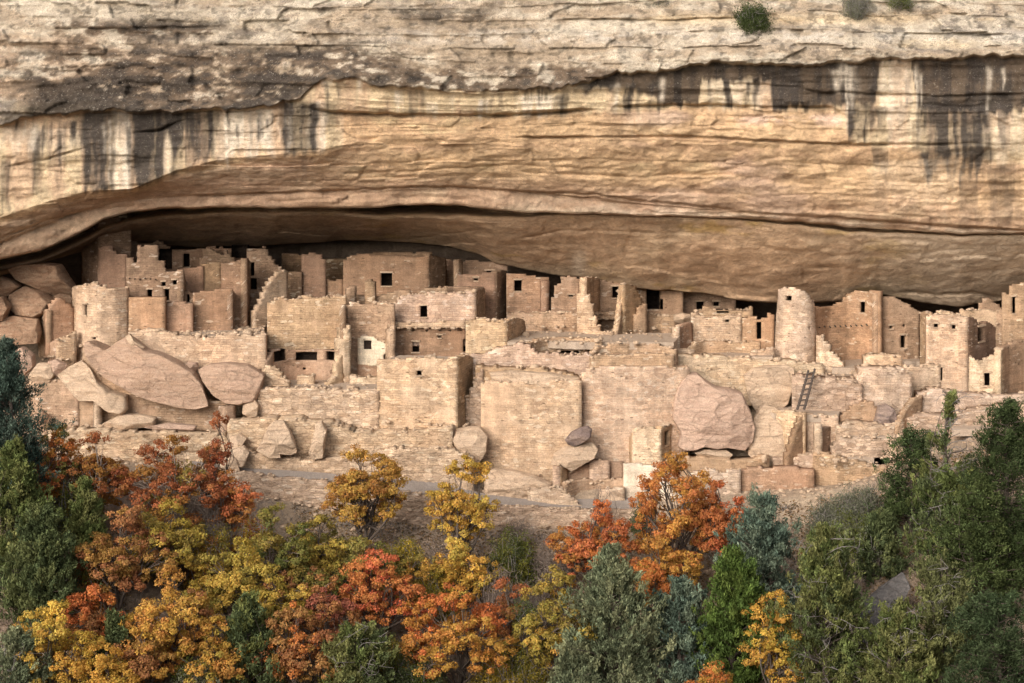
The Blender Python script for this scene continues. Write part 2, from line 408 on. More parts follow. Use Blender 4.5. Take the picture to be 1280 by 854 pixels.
def build_cliff():
    px = np.concatenate([np.linspace(-900, -130, 50)[:-1], np.linspace(-130, 1410, 800), np.linspace(1410, 2100, 45)[1:]])
    c1, c2, c5, c3 = ip(C1, px), ip(C2, px), ip(C5, px), ip(C3, px)
    # slow wander so that no traced edge is ruler-straight
    wob = fbm(px * .03, 0, 0, 5, 4) * 5
    c1 = c1 + wob + fbm(px * .11, 3, 0, 6, 3) * 3
    c3 = c3 + fbm(px * .05, 1, 0, 8, 4) * 1.6
    gap, gd = ip(GAP, px), ip(GAPD, px)
    c4 = ip(C4, px) + fbm(px * .05, 7, 0, 9, 4) * 1.5
    y0, y1 = ip(CY0, px), ip(CY1, px)
    one = np.ones_like(px)
    yl = ip([(-900, -2), (-300, 0), (0, 3.4), (300, 4.3), (900, 4.2), (1280, 3.4), (2100, 0)], px)     # depth of the lip
    yw = fbm(px * .006, 2, 0, 31, 3) * 1.2
    keys = [(-75 * one, 9 * one, 8), (-40 * one, 4.5 * one, 14), (0 * one, 2.2 + yw, 84),
            (c1 - 5, -0.9 + yw * .6, 4), (c1, -1.0 + yw * .5, 4), (c1 + 4, -1.0 + yw * .5 + ip([(-900, 1.2), (320, 1.2), (400, .4), (690, .4), (780, 1.1), (2100, 1.2)], px), 74),
            (c2, .7 + 0 * one, 64), (c5, yl - .5, 4), (c5 + 3, yl - .1, 8), (c3, yl, 3),
            (c3 + 1.5, yl + .35, 4), (c3 + 3, yl + gd, 3), (c3 + gap, np.maximum(np.minimum(yl + gd, y0), yl + 1), 4),
            (c3 + gap + 3, np.maximum(y0, yl + 1.2), 50)]
    R, Y, reg = [], [], []
    for k in range(len(keys) - 1):
        a, b, n = keys[k], keys[k + 1], keys[k][2]
        for i in range(n):
            t = i / n
            R.append(a[0] * (1 - t) + b[0] * t)
            Y.append(a[1] * (1 - t) + b[1] * t)
            reg.append(k + t)
    a = keys[-1]
    for i in range(51):                                 # the ceiling itself, bulging
        t = i / 50
        R.append(a[0] * (1 - t) + c4 * t)
        Y.append(a[1] * (1 - t) + y1 * t - .45 * math.sin(math.pi * t ** .8))
        reg.append(13 + t)
    R, Y, reg = np.array(R), np.array(Y), np.array(reg)
    reg = np.repeat(reg[:, None], R.shape[1], 1)
    PX = np.broadcast_to(px, R.shape).copy()
    d = Y - CAMY
    X = (PX - 640) * d / F
    Z = CAMZ - (R - HOR) * d / F
    # relief: strata, blocks, cracks (pushes along the view axis and a little down)
    face = 1 - smooth01(reg, 12.2, 13.0)
    wz = Z + .6 * fbm(X * .05, Y * .05, Z * .2, 3, 3)
    strat = fbm(X * .025, 0, wz * 1.3, 11, 4, .6)
    rough = 1 - smooth01(reg, 4.5, 5.2)                  # the weathered rim
    disp = (.30 - .16 * smooth01(reg, 5.2, 6.2)) * face * strat + .34 * fbm(X * .22, Y * .3, Z * .34, 23, 5, .58) + .35 * fbm(X * .12, Y * .2, Z * .35, 12, 5) + rough * .32 * fbm(X * .35, Y, Z * 1.1, 13, 5, .6)
    steps = np.floor(wz * 1.1 + .4 * fbm(X * .08, 0, 0, 14, 3))
    disp += .11 * (rough + .2 * face) * (vnoise(steps * 7.7, X * .12, 0, 15))
    disp += .16 * fbm(X * .5, Y * .5, Z * 1.3, 16, 4, .6) - .35 * np.abs(fbm(X * .16, Y * .12, Z * .5, 17, 4, .55)) * (.4 + .6 * smooth01(reg, 5.2, 6))
    disp += smooth01(reg, 12.8, 13.2) * (.24 * fbm(X * .15, Y * .15, Z * .3, 18, 5, .62) - .16 * np.abs(fbm(X * .22, Y * .2, Z * .5, 19, 4)) + .22 * (_h(np.floor(X * .22 + 1.5 * fbm(X * .1, Y * .1, Z * .2, 27, 3)).astype(np.int64), np.floor(Z * .8 + 1.2 * fbm(X * .12, Y * .1, Z * .2, 28, 3)).astype(np.int64), np.zeros(X.shape, np.int64), 29) - .5))
    bx = np.floor(X * .30 + 1.2 * fbm(X * .1, 1, Z * .3, 24, 3) + .37 * np.floor(wz * 1.05)); bz = np.floor(wz * 1.05 + .35 * fbm(X * .15, 2, 0, 25, 3))
    disp += (.20 * rough + .10 * (reg < 6)) * (_h(bx.astype(np.int64), bz.astype(np.int64), np.zeros(bx.shape, np.int64), 26) * 2 - 1)
    bx2 = np.floor(X * .17 + 1.3 * fbm(X * .08, 4, Z * .25, 33, 3) + .41 * np.floor(wz * .8)).astype(np.int64); bz2 = np.floor(wz * .8 + .5 * fbm(X * .1, 5, 0, 34, 3)).astype(np.int64)
    disp += .16 * smooth01(reg, 5, 5.6) * (1 - smooth01(reg, 8.6, 9)) * (_h(bx2, bz2, np.zeros(bx2.shape, np.int64), 35) * 2 - 1)
    disp -= smooth01(reg, 5, 6) * (1 - smooth01(reg, 8.6, 9)) * .4 * np.abs(fbm(X * .3, Y * .2, Z * .55, 36, 4, .6))
    def groove(line, depth, wid, step=0.0):
        nonlocal disp
        ly = ip(line, px) + 1.6 * fbm(px * .07, len(line), 0, 21, 3)
        on = (smooth01(px, line[0][0] - 8, line[0][0] + 25) * (1 - smooth01(px, line[-1][0] - 25, line[-1][0] + 8)))
        on = on * (.65 + .5 * fbm(px * .04, 5, len(line), 22, 2))
        q = R - ly[None, :]
        disp = disp + on[None, :] * (depth * np.exp(-(q / (wid * .6)) ** 2) + step * smooth01(q, -1, 1) * np.exp(-np.clip(q, 0, 99) / 30))
    for line, dep, wid, st in [
        ([(380, 134), (410, 140), (500, 144), (640, 144), (700, 140), (745, 137)], .9, 3.2, 1.1),
        
        ([(165, 166), (200, 162), (232, 149)], .7, 2.6, .5),
        ([(0, 211), (60, 198), (112, 184)], .35, 2, .3),
        ([(640, 172.5), (720, 172), (860, 171), (960, 176), (1060, 180), (1200, 181)], .7, 2.2, .35),
        ([(770, 134), (860, 131), (930, 133), (1040, 134), (1058, 146)], .8, 2.6, .6),
        ([(640, 214), (800, 222), (960, 206), (1060, 214)], .15, 3, .1),
        ([(420, 218), (540, 212), (640, 205), (760, 212)], .15, 3, .1),
        ([(250, 246), (400, 239), (560, 233), (640, 238), (760, 250)], .5, 2.4, .35),
        ([(630, 238), (740, 243), (790, 250), (920, 262)], .6, 2.2, .5),
        ([(1000, 268), (1100, 277), (1200, 285), (1280, 287)], .4, 2, .3),
        ([(60, 36), (150, 35), (290, 33)], .4, 2, .4), ([(20, 85), (60, 86), (110, 92)], .4, 2, .3),
        ([(700, 24), (830, 26), (960, 20)], .5, 2, .4), ([(1060, 40), (1160, 42), (1270, 44)], .5, 2, .5),
        ([(1000, 118), (1060, 116), (1160, 120), (1280, 118)], .45, 2.4, .35),
        ([(900, 104), (990, 108), (1060, 122)], .3, 2, .2), ([(330, 252), (480, 246), (600, 247)], .3, 2, .2),
        ([(640, 300), (700, 288), (800, 290), (880, 292)], .3, 2, .15),
        ([(990, 332), (1060, 336), (1120, 340)], .25, 2, .1), ([(500, 300), (560, 292), (600, 286)], .2, 2, .1),
        ([(815, 332), (840, 341), (855, 350)], .35, 2, .3), ([(1130, 365), (1170, 368), (1215, 366), (1260, 374)], .9, 2.6, .4),
        ([(0, 298), (60, 275), (120, 262), (180, 256)], .4, 2.4, .3), ([(20, 312), (70, 294), (120, 272)], .35, 2.4, .25)]:
        groove(line, dep, wid, st)
    big = smooth01(np.abs(PX - 640), 700, 760)
    disp = disp * (1 - .3 * big)
    near = np.where((reg > 9.8) & (reg < 13.05), .25, 1.0)          # keep the dark slot behind the lip clear
    Y2 = Y + disp * near
    d = Y2 - CAMY
    X = (PX - 640) * d / F
    Z = CAMZ - (R - HOR) * d / F
    # ---------------- albedo with the stains that are really on the rock
    n_a = fbm(X * .10, Y * .1, Z * .22, 41, 5, .6)
    n_b = fbm(X * .55, Y * .5, Z * .9, 42, 4, .6)
    n_s = fbm(PX * .085, R * .0045, 0, 43, 4, .6)                    # drip streaks run down the face
    n_s2 = fbm(PX * .16, R * .014, 3, 44, 3, .55)
    n_bed = fbm(X * .02, 0, wz * 1.5, 45, 4, .6)
    def A(c): return np.array(c)[None, None, :]
    def mx(a, b, t): return a * (1 - t[..., None]) + b * t[..., None]
    n_c = fbm(X * .06, Y, Z * .35, 50, 5, .62)
    n_d = fbm(X * .9, Y, Z * 1.8, 51, 4, .65)
    top = mx(A((.49, .415, .32)) * np.ones(R.shape + (3,)), A((.35, .27, .19)), smooth01(n_c + .5 * n_d, -.12, .3))
    top = mx(top, A((.22, .18, .145)), smooth01(n_a + .8 * n_d, .02, .45) * .8)
    top = mx(top, A((.56, .43, .27)), smooth01(.4 * n_bed + .6 * n_a + .4 * n_b, .15, .5) * .6)
    top = mx(top, A((.43, .30, .20)), (1 - smooth01(PX, 40, 330)) * smooth01(R, 34, 60) * smooth01(n_b + n_c, -.3, .3) * .8)
    top = mx(top, A((.60, .54, .46)), np.exp(-((R - 46) / 9) ** 2) * smooth01(PX, 380, 560) * smooth01(n_d, -.3, .2) * .6)
    top = mx(top, A((.54, .41, .26)), np.exp(-((R - 24) / 7) ** 2) * smooth01(PX, 800, 830) * (1 - smooth01(PX, 1120, 1180)) * .7)
    # brown varnish on the rim, heavy on the left and centre
    m = np.maximum.reduce([
        1.25 * np.exp(-(np.minimum(R - 96 - 26 * n_a, 0) / 40) ** 2) * (1 - smooth01(PX, 440, 560)) * smooth01(PX, -60, 150),
        1.2 * np.exp(-(np.minimum(R - 98, 0) / 16) ** 2) * smooth01(PX, 430, 500) * (1 - smooth01(PX, 740, 780)),
        np.exp(-((R - 38) / 16) ** 2) * smooth01(PX, 20, 90) * (1 - smooth01(PX, 240, 310)) * .8,
        np.exp(-((R - 22) / 12) ** 2) * smooth01(PX, 480, 520) * (1 - smooth01(PX, 600, 660)) * .6])
    top = mx(top, mx(A((.125, .085, .056)) * np.ones(R.shape + (3,)), A((.038, .029, .023)), smooth01(n_a + .5 * n_bed + 1.1 * n_d, -.2, .3)), np.clip(m * 1.35 * smooth01(n_b * .7 + n_d * 1.3 + n_a * .6 + .4 * n_bed, -.62, .04), 0, .94))
    low = mx(A((.48, .325, .19)) * np.ones(R.shape + (3,)), A((.43, .275, .165)), smooth01(n_a, -.25, .35))
    low = mx(low, A((.52, .40, .235)), smooth01(.25 * n_bed + .7 * n_a + .4 * n_b, .05, .45) * .7)
    low = mx(low, A((.41, .255, .165)), smooth01(-.35 * n_bed - .7 * n_a + .3 * n_b, .1, .5) * .6)
    low = mx(low, A((.37, .255, .20)), smooth01(fbm(X * .12, 3, Z * .45, 49, 4), .1, .4) * smooth01(PX, 720, 860) * .6)
    strk = mx(A((.52, .40, .255)) * np.ones(R.shape + (3,)), A((.48, .335, .22)), smooth01(n_a + n_s, -.2, .4))
    # ---- dark and light drip streaks: (x0, x1, y top, y bottom, strength)
    wx = PX + 3.5 * fbm(PX * .02, R * .03, 0, 46, 3) + 2 * fbm(PX * .1, R * .06, 0, 56, 2)
    tr_ = fbm(wx * .17, R * .007, 9, 68, 4, .6)
    fine = np.clip(.62 + 1.7 * tr_ + .35 * n_b + .5 * n_d, 0, 1)
    def streaks(base, items, colr):
        for x0, x1, ya, yb, s in items:
            soft = max(1.4, (x1 - x0) * .09)
            yb2 = yb + 34 * n_s2
            t = smooth01(wx, x0 - soft, x0 + soft) * (1 - smooth01(wx, x1 - soft, x1 + soft))
            t = t * smooth01(R, ya - 3, ya + 4) * (1 - smooth01(R, yb2 - 12, yb2 + 10))
            base = mx(base, A(colr), np.clip(t * s * (.62 + .62 * fine), 0, .97))
        return base
    dark = (.050, .041, .035)
    light = (.62, .53, .42)
    cbl = np.where((px > 385) & (px < 705), np.minimum(ip([(385, 122), (400, 99), (450, 97), (470, 108), (560, 112), (640, 113), (705, 110)], px) + wob * .5, c1), c1)
    below = smooth01(R - cbl[None, :], 0, 5)
    upmask = 1 - smooth01(R - c2[None, :] - 10 * n_s2, -8, 10)
    strk = streaks(strk, [(142, 164, 120, 245, .8), (284, 340, 135, 192, .75), (384, 410, 140, 205, .55), (0, 105, 160, 190, .35), (205, 216, 150, 230, .5), (266, 284, 140, 200, .4)], light)
    strk = streaks(strk, [(100, 278, 138, 172, .55), (345, 420, 126, 160, .4), (105, 144, 140, 246, 1.0), (163, 206, 135, 244, 1.0), (203, 245, 138, 178, 1.0), (215, 262, 168, 214, .6), (243, 268, 140, 205, .85), (268, 276, 140, 180, .7), (353, 396, 128, 222, 1.0), (84, 96, 150, 175, .8), (54, 62, 156, 190, .6), (0, 12, 200, 270, .6), (40, 52, 170, 240, .35), (68, 74, 170, 240, .35), (310, 316, 140, 175, .4)], dark)
    # right-hand varnish
    rband = np.zeros(R.shape)
    lo = ip([(660, 122), (740, 112), (790, 110), (840, 132), (872, 132), (878, 100), (964, 102), (968, 135), (1094, 132), (1100, 74), (1138, 74), (1146, 132), (1200, 140), (1280, 138), (2100, 140)], px)[None, :] + 9 * n_s2 + 4 * n_b
    rband = smooth01(PX, 690, 745) * below * (1 - smooth01(R, lo - 4, lo + 5))
    rcol = mx(A((.085, .060, .042)) * np.ones(R.shape + (3,)), A((.030, .025, .022)), smooth01(n_s + n_b * .6, -.15, .25))
    strk = streaks(strk, [(876, 964, 98, 132, .35), (1098, 1142, 74, 146, .55), (1110, 1150, 140, 178, .3), (1222, 1280, 140, 200, .35), (660, 705, 118, 142, .45)], light)
    strk = mx(strk, rcol, np.clip(rband * 1.0, 0, .96))
    strk = streaks(strk, [(905, 914, 98, 132, .8), (962, 1000, 84, 134, .85), (780, 792, 105, 140, .9), (1056, 1084, 130, 180, .85), (1084, 1108, 134, 165, .6), (1150, 1166, 128, 150, .7), (1160, 1198, 128, 214, .9), (1200, 1240, 130, 216, .95), (1248, 1262, 130, 180, .5), (1140, 1160, 150, 200, .35), (1006, 1016, 130, 142, .5), (700, 712, 118, 138, .8)], dark)
    low = streaks(low, [(1090, 1110, 178, 205, .5), (1150, 1196, 180, 220, .8), (1200, 1236, 180, 218, .8), (372, 392, 196, 214, .8), (1236, 1266, 190, 285, .5), (1200, 1222, 205, 275, .4), (1266, 1276, 200, 280, .4)], dark)
    low = streaks(low, [(1090, 1200, 200, 260, .16), (780, 850, 140, 160, .15)], light)
    rs = np.random.default_rng(77)
    trails = []
    for i in range(140):
        x0 = rs.choice([rs.uniform(10, 425), rs.uniform(745, 1290), rs.uniform(1030, 1290), rs.uniform(440, 740)], p=[.45, .28, .27, .0])
        y0 = float(np.interp(x0, px, c1)) + rs.uniform(-4, 26)
        trails.append((x0, x0 + rs.gamma(2.0, 2.0) + 1.5, y0, y0 + min(rs.gamma(2.5, 17) + 10, 95 if (x0 < 430 or x0 > 1030) else 42), rs.uniform(.25, .85)))
    def fine_trails(base, k0, k1, colr):
        wx2 = PX + 5 * fbm(PX * .012, R * .02, 3, 66, 3) + 1.6 * fbm(PX * .2, R * .09, 0, 67, 2)
        for x0, x1, ya, yb, s in trails[k0:k1]:
            cx, hw = (x0 + x1) / 2, (x1 - x0) / 2
            j = (px > x0 - 22) & (px < x1 + 22)
            q = np.clip((R[:, j] - ya) / (yb - ya), 0, 1.4)
            wd = hw * (1.1 - .75 * np.clip(q, 0, 1)) + .4
            t = np.exp(-((wx2[:, j] - cx) / wd) ** 2) * smooth01(R[:, j], ya - 2, ya + 4) * (1 - smooth01(q, .6, 1.05))
            t = np.clip(t * s * (.35 + .9 * fine[:, j]), 0, .95)[..., None]
            base[:, j] = base[:, j] * (1 - t) + np.array(colr) * t
        return base
    strk = fine_trails(strk, 0, 105, dark); low = fine_trails(low, 0, 105, dark)
    strk = fine_trails(strk, 115, 140, light); low = fine_trails(low, 115, 140, light)
    # the pink fresh scars under the ledge
    scar = np.exp(-((R - 150) / 7) ** 2) * smooth01(PX, 890, 960) * (1 - smooth01(PX, 1050, 1062)) + np.exp(-((R - 131) / 6) ** 2) * smooth01(PX, 620, 660) * (1 - smooth01(PX, 700, 712))
    low = mx(low, A((.58, .42, .33)), np.clip(scar * smooth01(n_b, -.2, .3), 0, .8))
    u1 = smooth01(R - cbl[None, :], 0, 4)
    strk = mx(strk, A((.33, .215, .13)), smooth01(PX, 385, 400) * (1 - smooth01(PX, 620, 700)) * smooth01(n_b + n_s, -.3, .2) * (R < c1[None, :] + 4) * .75)
    strk = streaks(strk, [(402, 416, 98, 108, .8), (444, 450, 94, 106, .8), (470, 476, 78, 110, .5), (492, 503, 112, 142, .7), (560, 566, 116, 140, .4), (598, 611, 124, 142, .8), (645, 690, 120, 142, .7), (530, 545, 128, 142, .5)], light)
    strk = streaks(strk, [(510, 530, 112, 140, .5), (612, 628, 112, 132, .6), (694, 704, 118, 140, .7), (640, 690, 104, 118, .8)], dark)
    colr = mx(top, strk, u1)
    # below the streak zone
    streakzone = smooth01(R - (np.where(px < 430, c2, ip([(440, 142), (640, 146), (760, 140), (860, 133), (1050, 140), (1062, 178), (1280, 205), (2100, 210)], px)))[None, :] - 6 * n_s2, -5, 6)
    colr = mx(colr, low, streakzone * u1)
    # reddish underside towards the lip
    under = smooth01(reg, 6.55, 7.1) * (1 - smooth01(reg, 10.5, 12))
    leftund = smooth01(R - c2[None, :], 2, 14) * (1 - smooth01(PX, 330, 520)) * (reg < 10)
    colr = mx(colr, mx(A((.36, .235, .16)) * np.ones(R.shape + (3,)), A((.44, .31, .215)), smooth01(.6 * n_bed + n_b * .7 + .5 * n_d, -.15, .4)), np.clip(np.maximum(under * .7, leftund * .85), 0, 1))
    colr = mx(colr, A((.56, .45, .345)), np.exp(-((reg - 8.9) / .7) ** 2) * smooth01(PX, 560, 760) * smooth01(n_b, -.4, .3) * .55)
    # ceiling: golden stone on the right, old smoke on the left
    ceil = mx(A((.48, .325, .205)) * np.ones(R.shape + (3,)), A((.43, .28, .175)), smooth01(n_a, -.2, .3))
    ceil = mx(ceil, A((.49, .36, .235)), smooth01(fbm(X * .18, Y * .15, Z * .25, 47, 5, .6), .0, .5) * .6)
    ceil = mx(ceil, A((.45, .29, .09)), smooth01(fbm(X * .3, Y * .2, Z * .8, 48, 4), .22, .5) * .6)
    ceil = mx(ceil, A((.40, .315, .23)), smooth01(PX, 1000, 1180) * .75)
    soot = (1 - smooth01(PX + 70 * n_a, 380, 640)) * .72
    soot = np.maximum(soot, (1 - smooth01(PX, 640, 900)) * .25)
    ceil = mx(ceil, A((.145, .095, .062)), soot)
    streak_spot = np.exp(-((PX - 724) / 9) ** 2 - ((R - 328) / 15) ** 2)
    ceil = mx(ceil, A((.50, .40, .30)), np.clip(streak_spot * .8, 0, 1))
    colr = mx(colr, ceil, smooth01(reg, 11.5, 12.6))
    chip = smooth01(fbm(X * 1.6, Y, Z * 2.4, 52, 3, .7), .18, .34)[..., None] * (.25 + .6 * (1 - u1))[..., None] * (1 - smooth01(reg, 9, 12))[..., None]
    colr = colr * (1 - .55 * chip)
    alpha = np.clip((1 - u1) * (.55 + .6 * smooth01(n_a, -.4, .4)) + .5 * rband + .12 + .35 * np.clip(m, 0, 1), 0, 1) * (1 - smooth01(reg, 11, 12)) + .05
    nr, nc = R.shape
    V = np.stack([X, Y2, Z], -1).reshape(-1, 3)
    Cc = np.concatenate([colr, alpha[..., None]], -1).reshape(-1, 4)
    # mesa top behind the rim, and the recess behind the ceiling down to the alcove floor
    toprow = np.stack([X[0], Y2[0], Z[0]], -1)
    t1 = toprow.copy(); t1[:, 1] += 30; t1[:, 2] += 1.5; t1[:, 0] *= 1.2
    t2 = toprow.copy(); t2[:, 1] += 900; t2[:, 2] += 3; t2[:, 0] *= 6
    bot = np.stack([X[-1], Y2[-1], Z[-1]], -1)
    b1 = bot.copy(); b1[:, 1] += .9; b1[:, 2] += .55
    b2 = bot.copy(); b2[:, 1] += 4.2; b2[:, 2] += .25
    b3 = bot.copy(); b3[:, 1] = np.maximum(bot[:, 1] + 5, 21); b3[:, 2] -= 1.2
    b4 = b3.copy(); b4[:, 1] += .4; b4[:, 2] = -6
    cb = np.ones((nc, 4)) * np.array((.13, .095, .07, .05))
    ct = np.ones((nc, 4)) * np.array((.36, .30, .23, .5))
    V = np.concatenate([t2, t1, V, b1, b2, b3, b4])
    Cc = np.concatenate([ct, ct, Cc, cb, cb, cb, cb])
    nr += 6
    idx = np.arange(nr * nc).reshape(nr, nc)
    f = np.stack([idx[1:, :-1], idx[1:, 1:], idx[:-1, 1:], idx[:-1, :-1]], -1).reshape(-1, 4)
    o = mesh_obj('cliff', V, f, M['cliff'], col=Cc, smooth=True)
    tag(o, kind='structure')
build_cliff()

# ------------------------------------------------------------------ terrain: alcove floor, talus, canyon, and the far rim the camera stands on
ZB = [(-700, 500), (-100, 540), (0, 560), (90, 574), (180, 586), (300, 612), (420, 638), (520, 650), (600, 656), (790, 662), (850, 655), (930, 632), (1000, 618), (1060, 606), (1110, 590), (1160, 570), (1230, 552), (1280, 545), (1500, 500), (2000, 440)]
def terrain_z(X, Y):
    X, Y = np.asarray(X, float), np.asarray(Y, float)
    px = 640 + X * F / (np.clip(Y, -10, 25) - CAMY)
    zb = CAMZ - (ip(ZB, px) - HOR) * 136 / F - .15        # ground level at the foot of the walls, Y = -4
    rel = -4 - Y
    slope = .50 + .05 * vnoise(X * .03, Y * .03, 0, 77)
    bumps = .9 * fbm(X * .09, Y * .09, 0, 71, 4) + .25 * fbm(X * .5, Y * .5, 0, 72, 3)
    front = zb - slope * np.clip(rel, 0, 60) + bumps * smooth01(rel, .3, 5)
    front = np.maximum(front, -40 + .8 * bumps + np.clip(rel - 60, 0, 99) * .02)
    # inside: climbs behind the walls to the back of the alcove, always under the floors
    zbr = ip(ZB, px)
    yy = np.clip(Y, -4, 60)
    row = np.zeros_like(px)
    ks = [(-4, 0), (0, 600), (4, 522), (9, 472), (14, 418), (22, 396), (60, 396)]
    for k in range(len(ks) - 1):
        r0 = zbr if k == 0 else np.minimum(zbr - 8 - 3 * k, ks[k][1])
        r1 = np.minimum(zbr - 8 - 3 * (k + 1), ks[k + 1][1])
        t = np.clip((yy - ks[k][0]) / (ks[k + 1][0] - ks[k][0]), 0, 1)
        row = np.where((yy >= ks[k][0]) & (yy <= ks[k + 1][0]), r0 + (r1 - r0) * t, row)
    inside = CAMZ - (row - HOR) * (np.clip(yy, -4, 22) - CAMY) / F - .15 + .1 * bumps
    z = np.where(Y > -4, inside, front)
    # the overlook side
    rise = ip([(0, 18.3), (3, 18.3), (8, 6), (20, -10), (48, -36), (70, -60)], np.clip(Y - CAMY, 0, 70))
    far = np.where(Y - CAMY < 0, 18.3, rise)
    return np.where(Y < -72, np.maximum(far, np.where(Y < -100, -60, -40)), z)

def ground_hit(px, py):                                    # where the ray of a photo pixel meets the slope
    ys = np.arange(-3.5, -60, -.05)
    p_z = CAMZ - (py - HOR) * (ys - CAMY) / F
    t_z = terrain_z((px - 640) * (ys - CAMY) / F, ys)
    k = np.argmax(p_z >= t_z)
    if p_z[k] < t_z[k]:
        k = len(ys) - 1
    return float(ys[k])

def build_terrain():
    xs = np.concatenate([-np.geomspace(1500, 47, 24), np.arange(-45, 45.1, .4), np.geomspace(47, 1500, 24)])
    ys = np.concatenate([-np.geomspace(1500, 150, 10), np.arange(-145, -34, 2.0), np.arange(-33, 24, .35), [26, 30, 40]])
    X, Y = np.meshgrid(xs, ys)
    Z = terrain_z(X, Y)
    V = np.stack([X, Y, Z], -1).reshape(-1, 3)
    n = fbm(X * .15, Y * .15, 0, 73, 4)
    px = 640 + X * F / (Y - CAMY)
    soil = np.array((.35, .26, .185)) * np.ones(X.shape + (3,))
    def mx(a, b, t): return a * (1 - t[..., None]) + np.array(b) * t[..., None]
    soil = mx(soil, (.27, .195, .14), smooth01(n, -.1, .35))
    soil = mx(soil, (.33, .245, .165), smooth01(-n, .05, .4) * .8)
    soil = mx(soil, (.43, .325, .225), smooth01(px, 860, 960) * (1 - smooth01(px, 1040, 1110)) * smooth01(Y, -8, -5))
    soil = mx(soil, (.33, .24, .165), smooth01(px, 980, 1080) * (1 - smooth01(Y, -5, -4)) * .6)
    soil = mx(soil, (.40, .30, .21), smooth01(Y, -4, -3))
    soil = mx(soil, (.10, .095, .05), (1 - smooth01(Y, -75, -40)) * .8)
    idx = np.arange(V.shape[0]).reshape(X.shape)
    f = np.stack([idx[:-1, :-1], idx[:-1, 1:], idx[1:, 1:], idx[1:, :-1]], -1).reshape(-1, 4)
    o = mesh_obj('ground', V, f, M['soil'], col=soil.reshape(-1, 3), smooth=True)
    tag(o, kind='structure')
build_terrain()
# ------------------------------------------------------------------ masonry builder
class Plan:
    """a run of wall in plan: pixel columns and depths -> running metres, place and outward normal"""
    def __init__(s, pts):
        a = np.array(pts, float)
        pxs, Ys = [], []
        for i in range(len(a) - 1):
            n = max(2, int(abs(a[i + 1, 0] - a[i, 0]) / 1.5) + 2)
            t = np.linspace(0, 1, n, endpoint=(i == len(a) - 2))
            d0, d1 = a[i, 1] - CAMY, a[i + 1, 1] - CAMY
            x0, x1 = (a[i, 0] - 640) * d0 / F, (a[i + 1, 0] - 640) * d1 / F
            X, Y = x0 + (x1 - x0) * t, a[i, 1] + (a[i + 1, 1] - a[i, 1]) * t
            pxs += list(zip(X, Y))
        q = np.array(pxs)
        s.X, s.Y = q[:, 0], q[:, 1]
        s.px = 640 + s.X * F / (s.Y - CAMY)
        s.s = np.concatenate([[0], np.cumsum(np.hypot(np.diff(s.X), np.diff(s.Y)))])
        tx, ty = np.gradient(s.X, s.s), np.gradient(s.Y, s.s)
        l = np.hypot(tx, ty)
        s.nx, s.ny = ty / l, -tx / l
        s.L = s.s[-1]
    def at(s, q):
        return (np.interp(q, s.s, s.X), np.interp(q, s.s, s.Y), np.interp(q, s.s, s.nx), np.interp(q, s.s, s.ny))
    def s_of(s, px):
        o = np.argsort(s.px)
        return float(np.interp(px, s.px[o], s.s[o]))
    def z(s, q, py):
        return CAMZ - (py - HOR) * (np.interp(q, s.s, s.Y) - CAMY) / F

def lines(a, b, step, extra, rng):
    n = max(1, int(round((b - a) / step)))
    u = list(np.linspace(a, b, n + 1))
    ex = [e for e in extra if a + .01 < e < b - .01]
    u = [x for x in u if x in (u[0], u[-1]) or all(abs(x - e) > step * .4 for e in ex)]
    u = np.array(sorted(u + ex))
    return u

